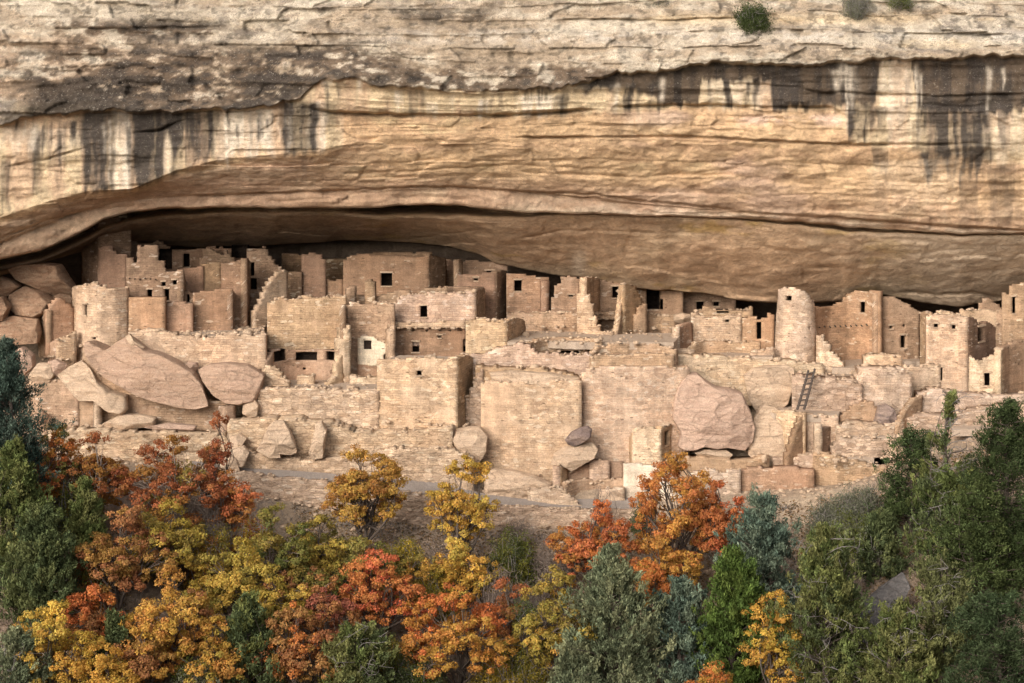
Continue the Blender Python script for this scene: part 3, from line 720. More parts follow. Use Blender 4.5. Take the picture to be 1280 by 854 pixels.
CREST = []
def W(par, top, bot, plan, mat='pale', holes=(), thick=.42, rough=.5, jit=.022, cell=(.25, .125), foot=1.2, name='wall', base=None, wname='window', deep=.9, seed=None, back=True):
    """top: [(px,py)..] along the crest, bot: py or [(px,py)..], plan: depth Y or [(px,Y)..]; holes: px rects"""
    y_ = plan if not isinstance(plan, (list, tuple)) else max(q[1] for q in plan)
    if top[-1][0] < 640 and y_ > 6.9 and mat in ('red', 'dun', 'tan'):   # deep left rooms: their shade put in as a darker colour
        mat += '_shaded'
    if mat == 'rubble':
        jit = max(jit, .08)
    seed = seed if seed is not None else int(abs(top[0][0] * 31 + top[0][1] * 17)) + len(top)
    rng = np.random.default_rng(seed)
    if not isinstance(plan, (list, tuple)):
        plan = [(top[0][0], plan), (top[-1][0], plan)]
    pl = Plan(plan)
    if not isinstance(bot, (list, tuple)):
        bot = [(-9999, bot), (9999, bot)]
    # strictly increasing px in the crest, so vertical steps survive interp
    tp = []
    for i, (x, y) in enumerate(top):
        tp.append((x + i * 1e-4, y))
    hs = []
    for (x0, y0, x1, y1) in holes:
        s0, s1 = pl.s_of(x0), pl.s_of(x1)
        sm = (s0 + s1) / 2
        hs.append((min(s0, s1), max(s0, s1), float(pl.z(sm, y1)), float(pl.z(sm, y0))))
    S = lines(0, pl.L, cell[0], [h[0] for h in hs] + [h[1] for h in hs], rng)
    sc_ = (S[1:] + S[:-1]) / 2
    pxc = np.interp(sc_, pl.s, pl.px)
    tz = pl.z(sc_, ip(tp, pxc))
    bz = pl.z(sc_, ip(bot, pxc))
    # ragged crest: a slow wander and the odd missing stone
    tz_r = tz + rough * (.16 * fbm(sc_ * 1.1, seed, 0, 3, 3) + .10 * rng.uniform(-1, .6, len(sc_)) * (rng.random(len(sc_)) < .6))
    zlo, zhi = float(bz.min() - foot), float(max(tz_r.max(), tz.max()))
    Zl = lines(zlo, zhi, cell[1], [h[2] for h in hs] + [h[3] for h in hs], rng)
    zc = (Zl[1:] + Zl[:-1]) / 2
    fill = (zc[None, :] < tz_r[:, None]) & (zc[None, :] > (bz - foot)[:, None])
    for a, b, c, d in hs:
        fill &= ~((sc_[:, None] > a) & (sc_[:, None] < b) & (zc[None, :] > c) & (zc[None, :] < d))
    ns, nz = len(S), len(Zl)
    if mat in ('pale', 'cream', 'rubble', 'tan', 'ochre', 'brick'):
        cx_, cy_, cnx, cny = pl.at(sc_)
        for i_ in range(len(sc_)):
            zz_ = zc[fill[i_]]
            if len(zz_):
                CREST.append((cx_[i_], cy_[i_], cnx[i_], cny[i_], zz_.max() + cell[1] / 2, thick, pxc[i_], float(bz[i_])))
    SS, ZZ = np.meshgrid(S, Zl, indexing='ij')
    js = rng.uniform(-1, 1, SS.shape) * .05 * min(1, rough * 2)
    js[0] = js[-1] = 0
    jz = rng.uniform(-1, 1, SS.shape) * .022 * min(1, rough * 2) + .05 * rough * vnoise(SS * .8, ZZ * .3, seed, 9)
    for a, b, c, d in hs:
        m = (SS > a - .3) & (SS < b + .3) & (ZZ > c - .15) & (ZZ < d + .15)
        js[m] *= .25; jz[m] *= .2
    fl = (.16 if mat == 'rubble' else .06) * fbm(SS * .5, ZZ * .6, seed, 10, 3)
    f_off = rng.uniform(-1, 1, SS.shape) * jit + fl
    X, Y, nx, ny = pl.at(np.clip(SS + js, 0, pl.L))
    zv = ZZ + jz
    fr = np.stack([X + nx * f_off, Y + ny * f_off, zv], -1).reshape(-1, 3)
    b_off = -thick + rng.uniform(-1, 1, SS.shape) * jit
    bk = np.stack([X + nx * b_off, Y + ny * b_off, zv], -1).reshape(-1, 3)
    uv = np.stack([SS + js, zv], -1).reshape(-1, 2)
    n = ns * nz
    idx = np.arange(n).reshape(ns, nz)
    a, b, c, d = idx[:-1, :-1], idx[1:, :-1], idx[1:, 1:], idx[:-1, 1:]
    Fs = [np.stack([a[fill], b[fill], c[fill], d[fill]], -1)]
    if back:
        Fs.append(np.stack([b[fill], a[fill], d[fill], c[fill]], -1) + n)
    pad = np.pad(fill, 1)
    me_ = pad[1:-1, 1:-1]
    for nb, (p, q) in ((pad[1:-1, :-2], (a, b)), (pad[1:-1, 2:], (c, d)), (pad[2:, 1:-1], (b, c)), (pad[:-2, 1:-1], (d, a))):
        m = me_ & ~nb
        Fs.append(np.stack([q[m], p[m], p[m] + n, q[m] + n], -1))
    Fc = np.concatenate(Fs)
    V = np.concatenate([fr, bk])
    UV = np.concatenate([uv, uv + thick])
    used = np.unique(Fc)
    re = np.full(len(V), -1); re[used] = np.arange(len(used))
    V, UV, Fc = V[used], UV[used], re[Fc]
    if par is None:
        base = base if base is not None else np.array((pl.at(pl.L / 2)[0], pl.at(pl.L / 2)[1], float(bz.min())))
        o = mesh_obj(name, V, Fc, M[mat], base, None, UV)
    else:
        base = par.base
        o = mesh_obj(name, V, Fc, M[mat], base, par.o, UV)
    # each opening backs onto a box with the room's dark in its colour
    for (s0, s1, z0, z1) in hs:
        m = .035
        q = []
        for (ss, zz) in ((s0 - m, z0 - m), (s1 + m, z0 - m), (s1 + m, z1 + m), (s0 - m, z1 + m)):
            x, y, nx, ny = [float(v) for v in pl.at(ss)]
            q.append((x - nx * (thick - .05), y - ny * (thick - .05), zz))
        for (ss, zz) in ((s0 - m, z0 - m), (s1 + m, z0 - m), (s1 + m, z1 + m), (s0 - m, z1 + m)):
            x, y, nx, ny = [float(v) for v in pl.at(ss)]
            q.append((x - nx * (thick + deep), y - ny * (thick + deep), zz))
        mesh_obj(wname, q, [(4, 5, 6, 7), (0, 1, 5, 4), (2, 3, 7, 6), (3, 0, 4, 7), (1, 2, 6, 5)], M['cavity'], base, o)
        if wname == 'window' and s1 - s0 > .22 and par is not None:
            for z_a, z_b, e in ((z1 - .01, z1 + rng.uniform(.08, .13), rng.uniform(.06, .16)), (z0 - rng.uniform(.06, .09), z0 + .012, rng.uniform(.0, .08))):
                q = []
                for pr in (-.05, .14):
                    for (ss, zz) in ((s0 - e, z_a), (s1 + e * .8, z_a + rng.uniform(-.015, .015)), (s1 + e * .8, z_b), (s0 - e, z_b + rng.uniform(-.02, .02))):
                        x, y, nx, ny = [float(v) for v in pl.at(ss)]
                        q.append((x - nx * pr + nx * fl.max(), y - ny * pr + ny * fl.max(), zz))
                mesh_obj('lintel' if z_a > z0 + .1 else 'sill', q, [(0, 1, 2, 3), (0, 4, 5, 1), (2, 6, 7, 3), (3, 7, 4, 0), (1, 5, 6, 2)], M['rock_tan'], base, o)
    return o

def mono(name, label, cat, top, bot, plan, mat='pale', group='ruined stone walls', **k):
    """a free-standing wall or block that is one mesh"""
    o = W(None, top, bot, plan, mat, name=name, **k)
    return tag(o, label, cat, group, 'thing')

def floor(outline, ref, name='plaza', mat='dust', thick=.5, par=None, seed=1):
    """a level floor: pixel outline thrown onto the height of the reference point (px,py,Y)"""
    Zf = P(*ref)[2]
    out = []
    n = len(outline)
    rng = np.random.default_rng(seed + int(ref[0]))
    for i in range(n):
        a, b = np.array(outline[i], float), np.array(outline[(i + 1) % n], float)
        m = max(1, int(np.hypot(*(b - a)) / 5))
        for k in range(m):
            p = a + (b - a) * k / m + (rng.uniform(-.5, .5, 2) if k else 0)
            q = PZ(p[0], p[1], Zf)
            if q[1] < ref[2] - .04:                       # never jut out in front of the wall that carries it
                q = np.array(((p[0] - 640) * (ref[2] - .04 - CAMY) / F, ref[2] - .04, Zf))
            out.append(q)
    out = np.array(out)
    lo = out.copy(); lo[:, 2] -= thick
    N = len(out)
    faces = [tuple(range(N)), tuple(range(2 * N - 1, N - 1, -1))] + [(i, i + N, (i + 1) % N + N, (i + 1) % N) for i in range(N)]
    base = out.mean(0) if par is None else par.base
    o = mesh_obj(name, np.concatenate([out, lo]), faces, M[mat], base, par.o if par is not None else None)
    if par is None:
        tag(o, kind='structure')
    return o

def rock(name, label, cat, outline, Y, depth, mat='rock_pink', tilt=(0, 0), seed=0, sq=.34, rough=1.0, back=None, group='fallen boulders', n_t=120, n_p=40, center=None):
    """a boulder with a traced outline: real thickness, bulging front and back, chipped relief; tilt leans its plane"""
    pts = np.array([P(x, y, Y) for x, y in outline])
    c = pts.mean(0) if center is None else P(*center, Y)
    xz = pts[:, [0, 2]]
    seg = np.concatenate([xz, xz[:1]])
    L = np.concatenate([[0], np.cumsum(np.hypot(*np.diff(seg, axis=0).T))])
    t = np.linspace(0, L[-1], n_t, endpoint=False)
    ox, oz = np.interp(t, L, seg[:, 0]), np.interp(t, L, seg[:, 1])
    u = np.linspace(0, 1, n_p // 2 + 4)
    rf = 1 - (1 - u) ** 2.2                                   # rings crowd at the rim
    pw = 2 / max(.12, sq)
    r = np.concatenate([rf, rf[::-1][1:]])
    df = np.sqrt(np.clip(1 - rf ** pw, 0, 1))
    dz = np.concatenate([-depth * df, (back if back else depth) * df[::-1][1:]])
    frontm = np.concatenate([np.ones(len(rf)), np.zeros(len(rf) - 1)])
    n_p = len(r)
    size = L[-1] / 4
    rx = c[0] + r[:, None] * (ox - c[0])[None, :]
    rz = c[2] + r[:, None] * (oz - c[2])[None, :]
    ry = c[1] + np.repeat(dz[:, None], n_t, 1)
    n1 = fbm(rx * .5 + seed, ry * .5, rz * .8, 100 + seed, 4, .55)
    n2 = np.abs(fbm(rx * .9 + seed, ry * .9, rz * 1.3, 200 + seed, 3)) 
    n3 = fbm(rx * 3, ry * 3, rz * 4, 300 + seed, 3)
    bed = vnoise(np.floor(rz * 1.6 + rx * .25 + .5 * n1) * 3.3, 0, seed, 11)
    amp = rough * min(1.0, size / 3)
    # chiselled front: a few crossing break planes cut the dome
    rg = np.random.default_rng(900 + seed)
    hgt = np.repeat((-dz)[:, None], n_t, 1)
    ex, ez = np.abs(ox - c[0]).max() + .01, np.abs(oz - c[2]).max() + .01
    for k in range(9):
        a_ = rg.uniform(0, 6.283)
        sl = rg.uniform(.15, .85) * depth
        off_ = rg.uniform(.72, 1.12) * depth
        pl_ = off_ - sl * (math.cos(a_) * (rx - c[0]) / ex + math.sin(a_) * (rz - c[2]) / ez + .15 * n1)
        hgt = np.where(frontm[:, None] > .5, np.minimum(hgt, np.maximum(pl_, .12 * depth)), hgt)
    ry = np.where(frontm[:, None] > .5, c[1] - hgt, ry)
    dd = amp * (.13 * n1 - .16 * n2 + .045 * n3 + .07 * bed)
    edge_keep = np.clip(1.15 - r[:, None] ** 6, .15, 1)
    ry = ry - dd * edge_keep * np.where(frontm[:, None] > .5, 1, -1)
    rx = rx + .05 * amp * n3
    rz = rz + .05 * amp * n1
    ry = ry + tilt[0] * (rx - c[0]) + tilt[1] * (rz - c[2])
    V = np.stack([rx, ry, rz], -1)
    V = np.concatenate([V[1:-1].reshape(-1, 3), V[:1, 0], V[-1:, 0]])
    m = n_p - 2
    idx = np.arange(m * n_t).reshape(m, n_t)
    a = idx[:-1]; b = np.roll(a, -1, 1); d_ = idx[1:]; c_ = np.roll(d_, -1, 1)
    f = [tuple(q) for q in np.stack([a, b, c_, d_], -1).reshape(-1, 4)]
    k0, k1 = m * n_t, m * n_t + 1
    f += [(k0, (j + 1) % n_t, j) for j in range(n_t)]
    f += [(k1, (m - 1) * n_t + j, (m - 1) * n_t + (j + 1) % n_t) for j in range(n_t)]
    base = (c[0], c[1], pts[:, 2].min())
    o = mesh_obj(name, V, f, M[mat], base, smooth=True)
    return tag(o, label, cat, group, 'thing')

def tower(par, cpx, Yc, r0, r1, pyb, topf, mat, holes=(), thick=.38, name='wall', jit=.03, foot=1.0, wname='window', seed=4):
    """round tower: topf(angle)-> py of the crest; angle 0 faces the camera, + to the right"""
    rng = np.random.default_rng(seed)
    c = P(cpx, pyb, Yc)
    zb = c[2] - foot
    ztop = max(CAMZ - (topf(a) - HOR) * (Yc - r0 - CAMY) / F for a in np.linspace(-3.1, 3.1, 60))
    Hh = ztop - c[2]
    na = int(2 * math.pi * r0 / .22)
    A = np.linspace(-math.pi, math.pi, na + 1)
    hs = []
    for (x0, y0, x1, y1) in holes:
        zz = [CAMZ - (y - HOR) * (Yc - r0 - CAMY) / F for y in (y1, y0)]
        rr = r0 + (r1 - r0) * (sum(zz) / 2 - c[2]) / Hh
        aa = [math.asin(max(-.99, min(.99, (x - cpx) * (Yc - r0 - CAMY) / F / rr))) for x in (x0, x1)]
        hs.append((aa[0], aa[1], zz[0], zz[1]))
    A = lines(-math.pi, math.pi, 2 * math.pi / na, [h[0] for h in hs] + [h[1] for h in hs], rng)
    Zl = lines(zb, ztop, .125, [h[2] for h in hs] + [h[3] for h in hs], rng)
    ac, zc = (A[1:] + A[:-1]) / 2, (Zl[1:] + Zl[:-1]) / 2
    tz = np.array([CAMZ - (topf(a) - HOR) * (Yc - r0 * math.cos(a) - CAMY) / F for a in ac]) + rng.uniform(-.1, .05, len(ac))
    fill = zc[None, :] < tz[:, None]
    for a0, a1, z0, z1 in hs:
        fill &= ~((ac[:, None] > a0) & (ac[:, None] < a1) & (zc[None, :] > z0) & (zc[None, :] < z1))
    AA, ZZ = np.meshgrid(A, Zl, indexing='ij')
    t = np.clip((ZZ - c[2]) / Hh, -.3, 1)
    R = r0 + (r1 - r0) * t + rng.uniform(-1, 1, AA.shape) * jit + .05 * vnoise(AA * 2, ZZ, 0, 8)
    R[-1] = R[0]
    def ring(RR): return np.stack([c[0] + RR * np.sin(AA), Yc - RR * np.cos(AA), ZZ + .02 * vnoise(AA * 9, ZZ * 6, 0, 5)], -1).reshape(-1, 3)
    V = np.concatenate([ring(R), ring(R - thick)])
    uv = np.stack([AA * r0, ZZ], -1).reshape(-1, 2)
    n = len(uv)
    idx = np.arange(n).reshape(AA.shape)
    a, b, cc, d = idx[:-1, :-1], idx[1:, :-1], idx[1:, 1:], idx[:-1, 1:]
    Fs = [np.stack([a[fill], b[fill], cc[fill], d[fill]], -1), np.stack([b[fill], a[fill], d[fill], cc[fill]], -1) + n]
    pad = np.pad(fill, 1)
    pad[0] = pad[-2]; pad[-1] = pad[1]
    me_ = pad[1:-1, 1:-1]
    for nb, (p, q) in ((pad[1:-1, :-2], (a, b)), (pad[1:-1, 2:], (cc, d)), (pad[2:, 1:-1], (b, cc)), (pad[:-2, 1:-1], (d, a))):
        m = me_ & ~nb
        Fs.append(np.stack([q[m], p[m], p[m] + n, q[m] + n], -1))
    Fc = np.concatenate(Fs)
    UV = np.concatenate([uv, uv + thick])
    used = np.unique(Fc)
    re = np.full(len(V), -1); re[used] = np.arange(len(used))
    o = mesh_obj(name, V[used], re[Fc], M[mat], par.base, par.o, UV[used])
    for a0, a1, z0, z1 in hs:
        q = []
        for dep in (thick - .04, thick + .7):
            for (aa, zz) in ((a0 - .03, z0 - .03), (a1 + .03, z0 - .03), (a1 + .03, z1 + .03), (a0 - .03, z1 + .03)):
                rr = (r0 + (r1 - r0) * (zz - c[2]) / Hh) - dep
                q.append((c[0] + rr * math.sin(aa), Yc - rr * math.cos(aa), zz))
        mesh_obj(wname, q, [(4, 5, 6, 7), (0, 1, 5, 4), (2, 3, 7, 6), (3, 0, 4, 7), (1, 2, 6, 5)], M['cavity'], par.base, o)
    return o

def tube(pts, rad, sides=6):
    """tapered tube along points -> verts, quads"""
    pts = np.array(pts, float); n = len(pts)
    rad = np.broadcast_to(np.array(rad, float), (n,))
    t = np.gradient(pts, axis=0)
    t /= np.linalg.norm(t, axis=1)[:, None] + 1e-9
    up = np.where(np.abs(t[:, 2:3]) > .9, np.array([[1, 0, 0]]), np.array([[0, 0, 1]]))
    a = np.cross(t, up); a /= np.linalg.norm(a, axis=1)[:, None] + 1e-9
    b = np.cross(t, a)
    th = np.linspace(0, 2 * math.pi, sides, endpoint=False)
    V = (pts[:, None] + rad[:, None, None] * (a[:, None] * np.cos(th)[None, :, None] + b[:, None] * np.sin(th)[None, :, None])).reshape(-1, 3)
    idx = np.arange(n * sides).reshape(n, sides)
    f = np.stack([idx[:-1], np.roll(idx[:-1], -1, 1), np.roll(idx[1:], -1, 1), idx[1:]], -1).reshape(-1, 4)
    return V, f

def join(parts):
    V, Fq, k = [], [], 0
    for v, f in parts:
        V.append(v); Fq.append(f + k); k += len(v)
    return np.concatenate(V), np.concatenate(Fq)

# beams: a row of small holes or stub logs in a wall face
def beams(par_obj, base, pts, Y, proud=.28, r=.06, name='beam'):
    for x, y in pts:
        p = P(x, y, Y)
        v, f = tube([p + np.array((0, .15, 0)), p - np.array((0, proud, .01))], [r, r * .9], 6)
        mesh_obj(name, v, f, M['oldwood'], base, par_obj)
# ================================================================== the ruins, rear rows first
BACK, MID, FRONT, KIVA = 'rear rooms under the ceiling', 'stone rooms of the middle tier', 'retaining walls of the front terraces', 'kivas and their rims'
# ---- left rear
t = Thing('tall_tower', 'tall plain tower at far left reaching the sooty ceiling, one small window near its top', 'tower', (123, 355, 10), BACK)
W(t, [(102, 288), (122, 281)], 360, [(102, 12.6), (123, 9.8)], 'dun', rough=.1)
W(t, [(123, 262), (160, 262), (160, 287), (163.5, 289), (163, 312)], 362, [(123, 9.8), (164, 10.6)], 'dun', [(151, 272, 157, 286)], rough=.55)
mono('ruin_wall', 'pinkish plastered wall with stepped top in front of the tall left tower', 'ruined wall', [(123, 307), (140, 308), (143, 314), (147, 318), (158, 319), (159, 330)], 362, 8.6, 'red', BACK, rough=.4)
mono('back_room_wall', 'dark shaded back wall holding two black doorways behind the left rooms', 'ruined wall', [(160, 305), (166, 301), (170, 304), (190, 304), (197, 300), (215, 312), (240, 312), (262, 308), (290, 311), (330, 309)], 352, [(158, 14.2), (332, 14.2)], 'shade', BACK, holes=[(198, 311, 215, 337), (229, 317, 237, 334), (289, 308, 308, 323)], rough=.4, wname='doorway')
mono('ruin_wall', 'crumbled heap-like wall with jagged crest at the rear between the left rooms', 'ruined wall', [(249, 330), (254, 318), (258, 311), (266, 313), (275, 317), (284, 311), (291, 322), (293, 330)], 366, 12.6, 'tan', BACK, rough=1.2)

# ---- left square house with small windows
t = Thing('square_house', 'square left house with several small windows and a broken stepped roofline', 'stone house', (190, 372, 7), BACK)
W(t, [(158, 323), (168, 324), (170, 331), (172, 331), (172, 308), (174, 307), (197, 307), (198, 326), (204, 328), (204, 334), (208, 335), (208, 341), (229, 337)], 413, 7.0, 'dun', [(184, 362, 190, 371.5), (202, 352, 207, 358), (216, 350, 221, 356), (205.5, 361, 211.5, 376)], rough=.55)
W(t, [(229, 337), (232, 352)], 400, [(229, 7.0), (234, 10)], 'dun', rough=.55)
beams(t.o, t.base, [(162 + 6.5 * i, 348 + (i % 3) * .7) for i in range(6)], 6.9, .12, .05)
mono('room_block', 'low square room with pink plaster face below the left square house', 'stone room', [(161, 373), (180, 372), (205, 373)], 414, [(161, 5.6), (206, 5.6)], 'red', MID, rough=.3, thick=.8)
t = Thing('round_room', 'broad rounded masonry room at left with one tiny window, standing on the big slab', 'stone room', (125, 440, 5), MID)
W(t, [(90, 359), (97, 357), (110, 354), (121, 354), (125, 358), (131, 358), (133, 361), (150, 360), (161, 359)], [(90, 430), (120, 436), (161, 420)], [(90, 7.2), (96, 5.9), (108, 5.1), (125, 4.7), (145, 4.9), (161, 5.6)], 'pale', [(103.5, 380, 108.5, 394), (115, 421, 120, 424.5)], rough=.5)
W(t, [(161, 359), (163, 372)], 414, [(161, 5.6), (164, 8)], 'tan', rough=.5)
t = Thing('small_ruin', 'small gabled ruin with sloping broken top among the boulders at far left', 'stone room', (70, 420, 6), MID)
W(t, [(48, 392), (52, 390), (58, 388)], 425, [(48, 8.0), (58, 5.4)], 'tan')
W(t, [(58, 388), (66, 378), (74, 372), (80, 374), (86, 379), (93, 386)], 423, [(58, 5.4), (94, 6.6)], 'red', rough=.4)
W(t, [(70, 425), (82, 421), (95, 415)], 449, [(70, 4.4), (96, 5.0)], 'pale')
W(t, [(60, 432), (70, 425)], 446, [(60, 6), (70, 4.4)], 'tan')

mono('ruin_wall', 'pink plastered wall fragment standing just right of the left square house', 'ruined wall', [(225, 335), (240, 334), (254, 334)], 372, 9.4, 'red', BACK, rough=.55)
t = Thing('room_block', 'two-faced plaster room with a shaded recess left of the stepped ruins', 'stone room', (285, 386, 9), MID)
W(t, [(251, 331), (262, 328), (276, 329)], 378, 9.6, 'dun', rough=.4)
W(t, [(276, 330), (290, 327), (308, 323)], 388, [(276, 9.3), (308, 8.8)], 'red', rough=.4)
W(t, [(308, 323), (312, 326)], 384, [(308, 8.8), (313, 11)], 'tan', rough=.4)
t = Thing('room_block', 'low plastered room with a notch in its left side on the left rubble terrace', 'stone room', (262, 405, 7.4), MID)
W(t, [(229, 364), (240, 366), (243, 366)], 404, 7.9, 'dun', [(233.5, 368, 237, 378)], rough=.55)
W(t, [(241, 366), (256, 364), (273, 363), (290, 362)], 406, [(241, 7.2), (291, 7.4)], 'red', rough=.4)
W(t, [(290, 362), (294, 366)], 404, [(291, 7.4), (295, 9.4)], 'tan', rough=.4)
mono('ruin_wall', 'low pink footing wall under the small windows of the left square house', 'ruined wall', [(206, 379), (218, 378), (232, 377), (241, 380)], 396, 6.4, 'red', MID, rough=.55)

# ---- stepped diagonal ruins
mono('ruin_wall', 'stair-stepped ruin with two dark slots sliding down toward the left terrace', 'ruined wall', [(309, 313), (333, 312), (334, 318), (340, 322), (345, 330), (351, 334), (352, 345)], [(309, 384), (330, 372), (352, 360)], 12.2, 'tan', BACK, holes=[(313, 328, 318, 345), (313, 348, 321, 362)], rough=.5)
mono('ruin_wall', 'diagonal crumbling wall descending left below the stair-stepped ruin', 'ruined wall', [(318, 392), (326, 378), (331, 366), (337, 355), (343, 348), (348, 341), (360, 339)], [(318, 400), (340, 400), (360, 392)], [(318, 8.6), (360, 10.8)], 'pale', MID, rough=.9)
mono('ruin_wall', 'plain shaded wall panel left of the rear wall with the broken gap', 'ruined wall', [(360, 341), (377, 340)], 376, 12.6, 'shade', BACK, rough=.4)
t = Thing('rear_house', 'long pink rear house with one square black window and a broken gap at its left', 'stone house', (455, 365, 13), BACK)
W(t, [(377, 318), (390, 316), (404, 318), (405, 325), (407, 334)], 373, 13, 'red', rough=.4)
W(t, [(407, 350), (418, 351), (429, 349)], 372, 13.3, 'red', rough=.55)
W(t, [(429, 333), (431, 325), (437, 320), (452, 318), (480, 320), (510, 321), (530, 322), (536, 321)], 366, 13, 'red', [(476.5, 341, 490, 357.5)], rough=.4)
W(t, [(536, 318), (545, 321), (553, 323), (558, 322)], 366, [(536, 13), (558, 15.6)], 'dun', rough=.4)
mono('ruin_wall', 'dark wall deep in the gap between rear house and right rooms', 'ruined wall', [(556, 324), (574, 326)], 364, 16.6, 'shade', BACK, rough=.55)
mono('ruin_wall', 'shaded wall far back behind the broken gap of the rear house', 'ruined wall', [(352, 318), (378, 320), (400, 324), (432, 324), (470, 316), (540, 316)], 350, 16.5, 'shade', BACK, rough=.4)
mono('pillar', 'short square stub of masonry in front of the long rear house', 'pillar', [(456, 352), (461, 350), (468, 353)], 374, [(456, 9.6), (468, 9.4)], 'tan', MID, rough=.7)
mono('pillar', 'narrow leaning stub of masonry at the left end of the middle platform', 'pillar', [(435, 361), (440, 358), (446, 358), (446, 366)], 380, [(435, 8.6), (446, 9.0)], 'tan', MID, rough=.7)
mono('ruin_wall', 'low ragged wall along the back of the middle platform', 'ruined wall', [(446, 371), (458, 369), (472, 369), (488, 366), (497, 362), (520, 366), (534, 360), (560, 358)], 378, 9.9, 'tan', MID, rough=.8)

# ---- middle: big shaded masonry wall and kiva below it
mono('ruin_wall', 'large coursed masonry wall with pale speckled stones above the painted kiva', 'ruined wall', [(336, 378), (345, 374), (360, 373), (384, 371), (410, 370), (433, 371)], 442, [(334, 7.4), (433, 7.2)], 'ochre', MID, rough=.55)
t = Thing('kiva', 'curved plastered kiva with three black openings behind a small block altar', 'kiva', (382, 482, 4), KIVA)
W(t, [(333, 452), (341, 441), (342, 437), (365, 438), (395, 437), (424, 438)], 480, [(333, 3.4), (345, 4.6), (362, 5.4), (382, 5.7), (404, 5.4), (424, 4.6)], 'dun', [(342.5, 438.6, 360, 452), (370, 440, 396, 450.5), (406, 439.5, 422, 451), (379, 459.5, 382, 462.5), (413, 463, 417, 467.5)], rough=.15, wname='opening', deep=.6)
W(t, [(371, 470.5), (393, 470)], 481, 3.4, 'pale', rough=.3, thick=.7, name='altar_block', foot=.1)
mono('ruin_wall', 'rounded stub of rubble at the left shoulder of the painted kiva', 'ruined wall', [(327, 462), (334, 458), (346, 460), (352, 466), (355, 474), (361, 480)], 486, [(327, 2.6), (361, 2.2)], 'rubble', KIVA, rough=.9)
mono('buttress', 'tall thin masonry pier right of the painted kiva', 'buttress', [(429, 436), (431, 420), (434, 410), (438, 406)], 484, [(429, 4.2), (439, 4.6)], 'cream', KIVA, rough=.6, thick=1.2)
mono('ruin_wall', 'slumped stub wall sloping down from the thin pier onto the kiva floor', 'ruined wall', [(411, 482), (418, 474), (421, 462), (423, 447), (430, 443)], 485, [(411, 3.0), (430, 4.3)], 'pale', KIVA, rough=.7)
floor([(326, 486), (474, 487), (474, 474), (432, 473), (405, 472), (360, 472), (340, 474)], (400, 486.5, 1.2), seed=3)

t = Thing('painted_house', 'two-storey house with a white-painted wall patch around its lower window', 'stone house', (470, 470, 6), MID)
W(t, [(432, 383), (440, 378), (455, 380), (475, 378), (493, 379)], 470, [(432, 6.4), (493, 6.2)], 'tan', [(455, 426, 464, 436.5)], rough=.5)
W(t, [(447, 423), (452, 421), (466, 422), (480, 428), (484, 427)], [(447, 457), (470, 457), (478, 450), (484, 437)], [(447, 6.06), (484, 5.9)], 'white', [(454.7, 425.7, 464.3, 436.8)], rough=.5, thick=.12, foot=0, name='white_plaster_patch', deep=.05, wname='reveal')
W(t, [(447, 457), (473, 456)], 474, 6.0, 'red', rough=.2, thick=.1, foot=.3, name='red_plaster_band')
W(t, [(490, 412), (493, 408)], 452, [(488, 5.2), (494.5, 5.4)], 'pale', rough=.6, thick=.9, name='buttress')
W(t, [(432, 383), (434, 381)], 474, [(432, 4.6), (433, 7)], 'tan', rough=.6)
mono('ruin_wall', 'low pale parapet below the white-painted window', 'ruined wall', [(437, 470), (450, 472), (472, 470)], 485, 3.6, 'cream', KIVA, rough=.5, thick=.9)

t = Thing('upper_house', 'upper masonry house with a single dark window above the row of beam holes', 'stone house', (548, 410, 7.6), MID)
W(t, [(492, 379), (500, 372), (512, 369), (530, 368), (560, 366), (595, 364)], 412, 7.6, 'pale', [(525.5, 382, 534, 396.5)], rough=.4)
W(t, [(595, 364), (600, 360), (606, 361)], 401, [(595, 7.6), (607, 11)], 'tan', rough=.4)
W(t, [(540, 362), (560, 360), (605, 359)], 372, 11, 'tan', rough=.55)
t = Thing('plaster_house', 'reddish plastered house with a dark window under a row of five beam holes', 'stone house', (538, 452, 7), MID)
W(t, [(492, 408), (530, 407), (582, 407)], 452, 7.2, 'red', [(515.5, 427, 524, 440.5), (547.5, 419, 552, 422.5), (579, 424, 582, 440), (515, 412, 517.4, 414.6), (533, 412.5, 535.2, 415), (549, 411.5, 551.4, 414), (562, 412, 564.2, 414.4), (575, 411.4, 577.2, 414)], rough=.1, deep=.5)
W(t, [(492, 404), (530, 403), (560, 402), (582, 402)], 410, 6.9, 'pale', rough=.3, foot=0, name='cornice', thick=.5)
t = Thing('room_block', 'broad pale masonry block right of the reddish plastered house', 'stone room', (610, 445, 5), MID)
W(t, [(582, 402), (596, 398), (615, 400), (634, 402)], [(582, 445), (635, 445)], 5.2, 'pale', rough=.5)
W(t, [(634, 402), (644, 398), (655, 400), (656, 405)], 430, [(634, 5.2), (657, 9.4)], 'tan', rough=.6)
mono('ruin_wall', 'dark rounded stub of wall left of the broad pale masonry block', 'ruined wall', [(574, 446), (580, 444), (588, 444), (595, 451)], 470, [(574, 3.2), (596, 4.4)], 'tan', MID, rough=.7)

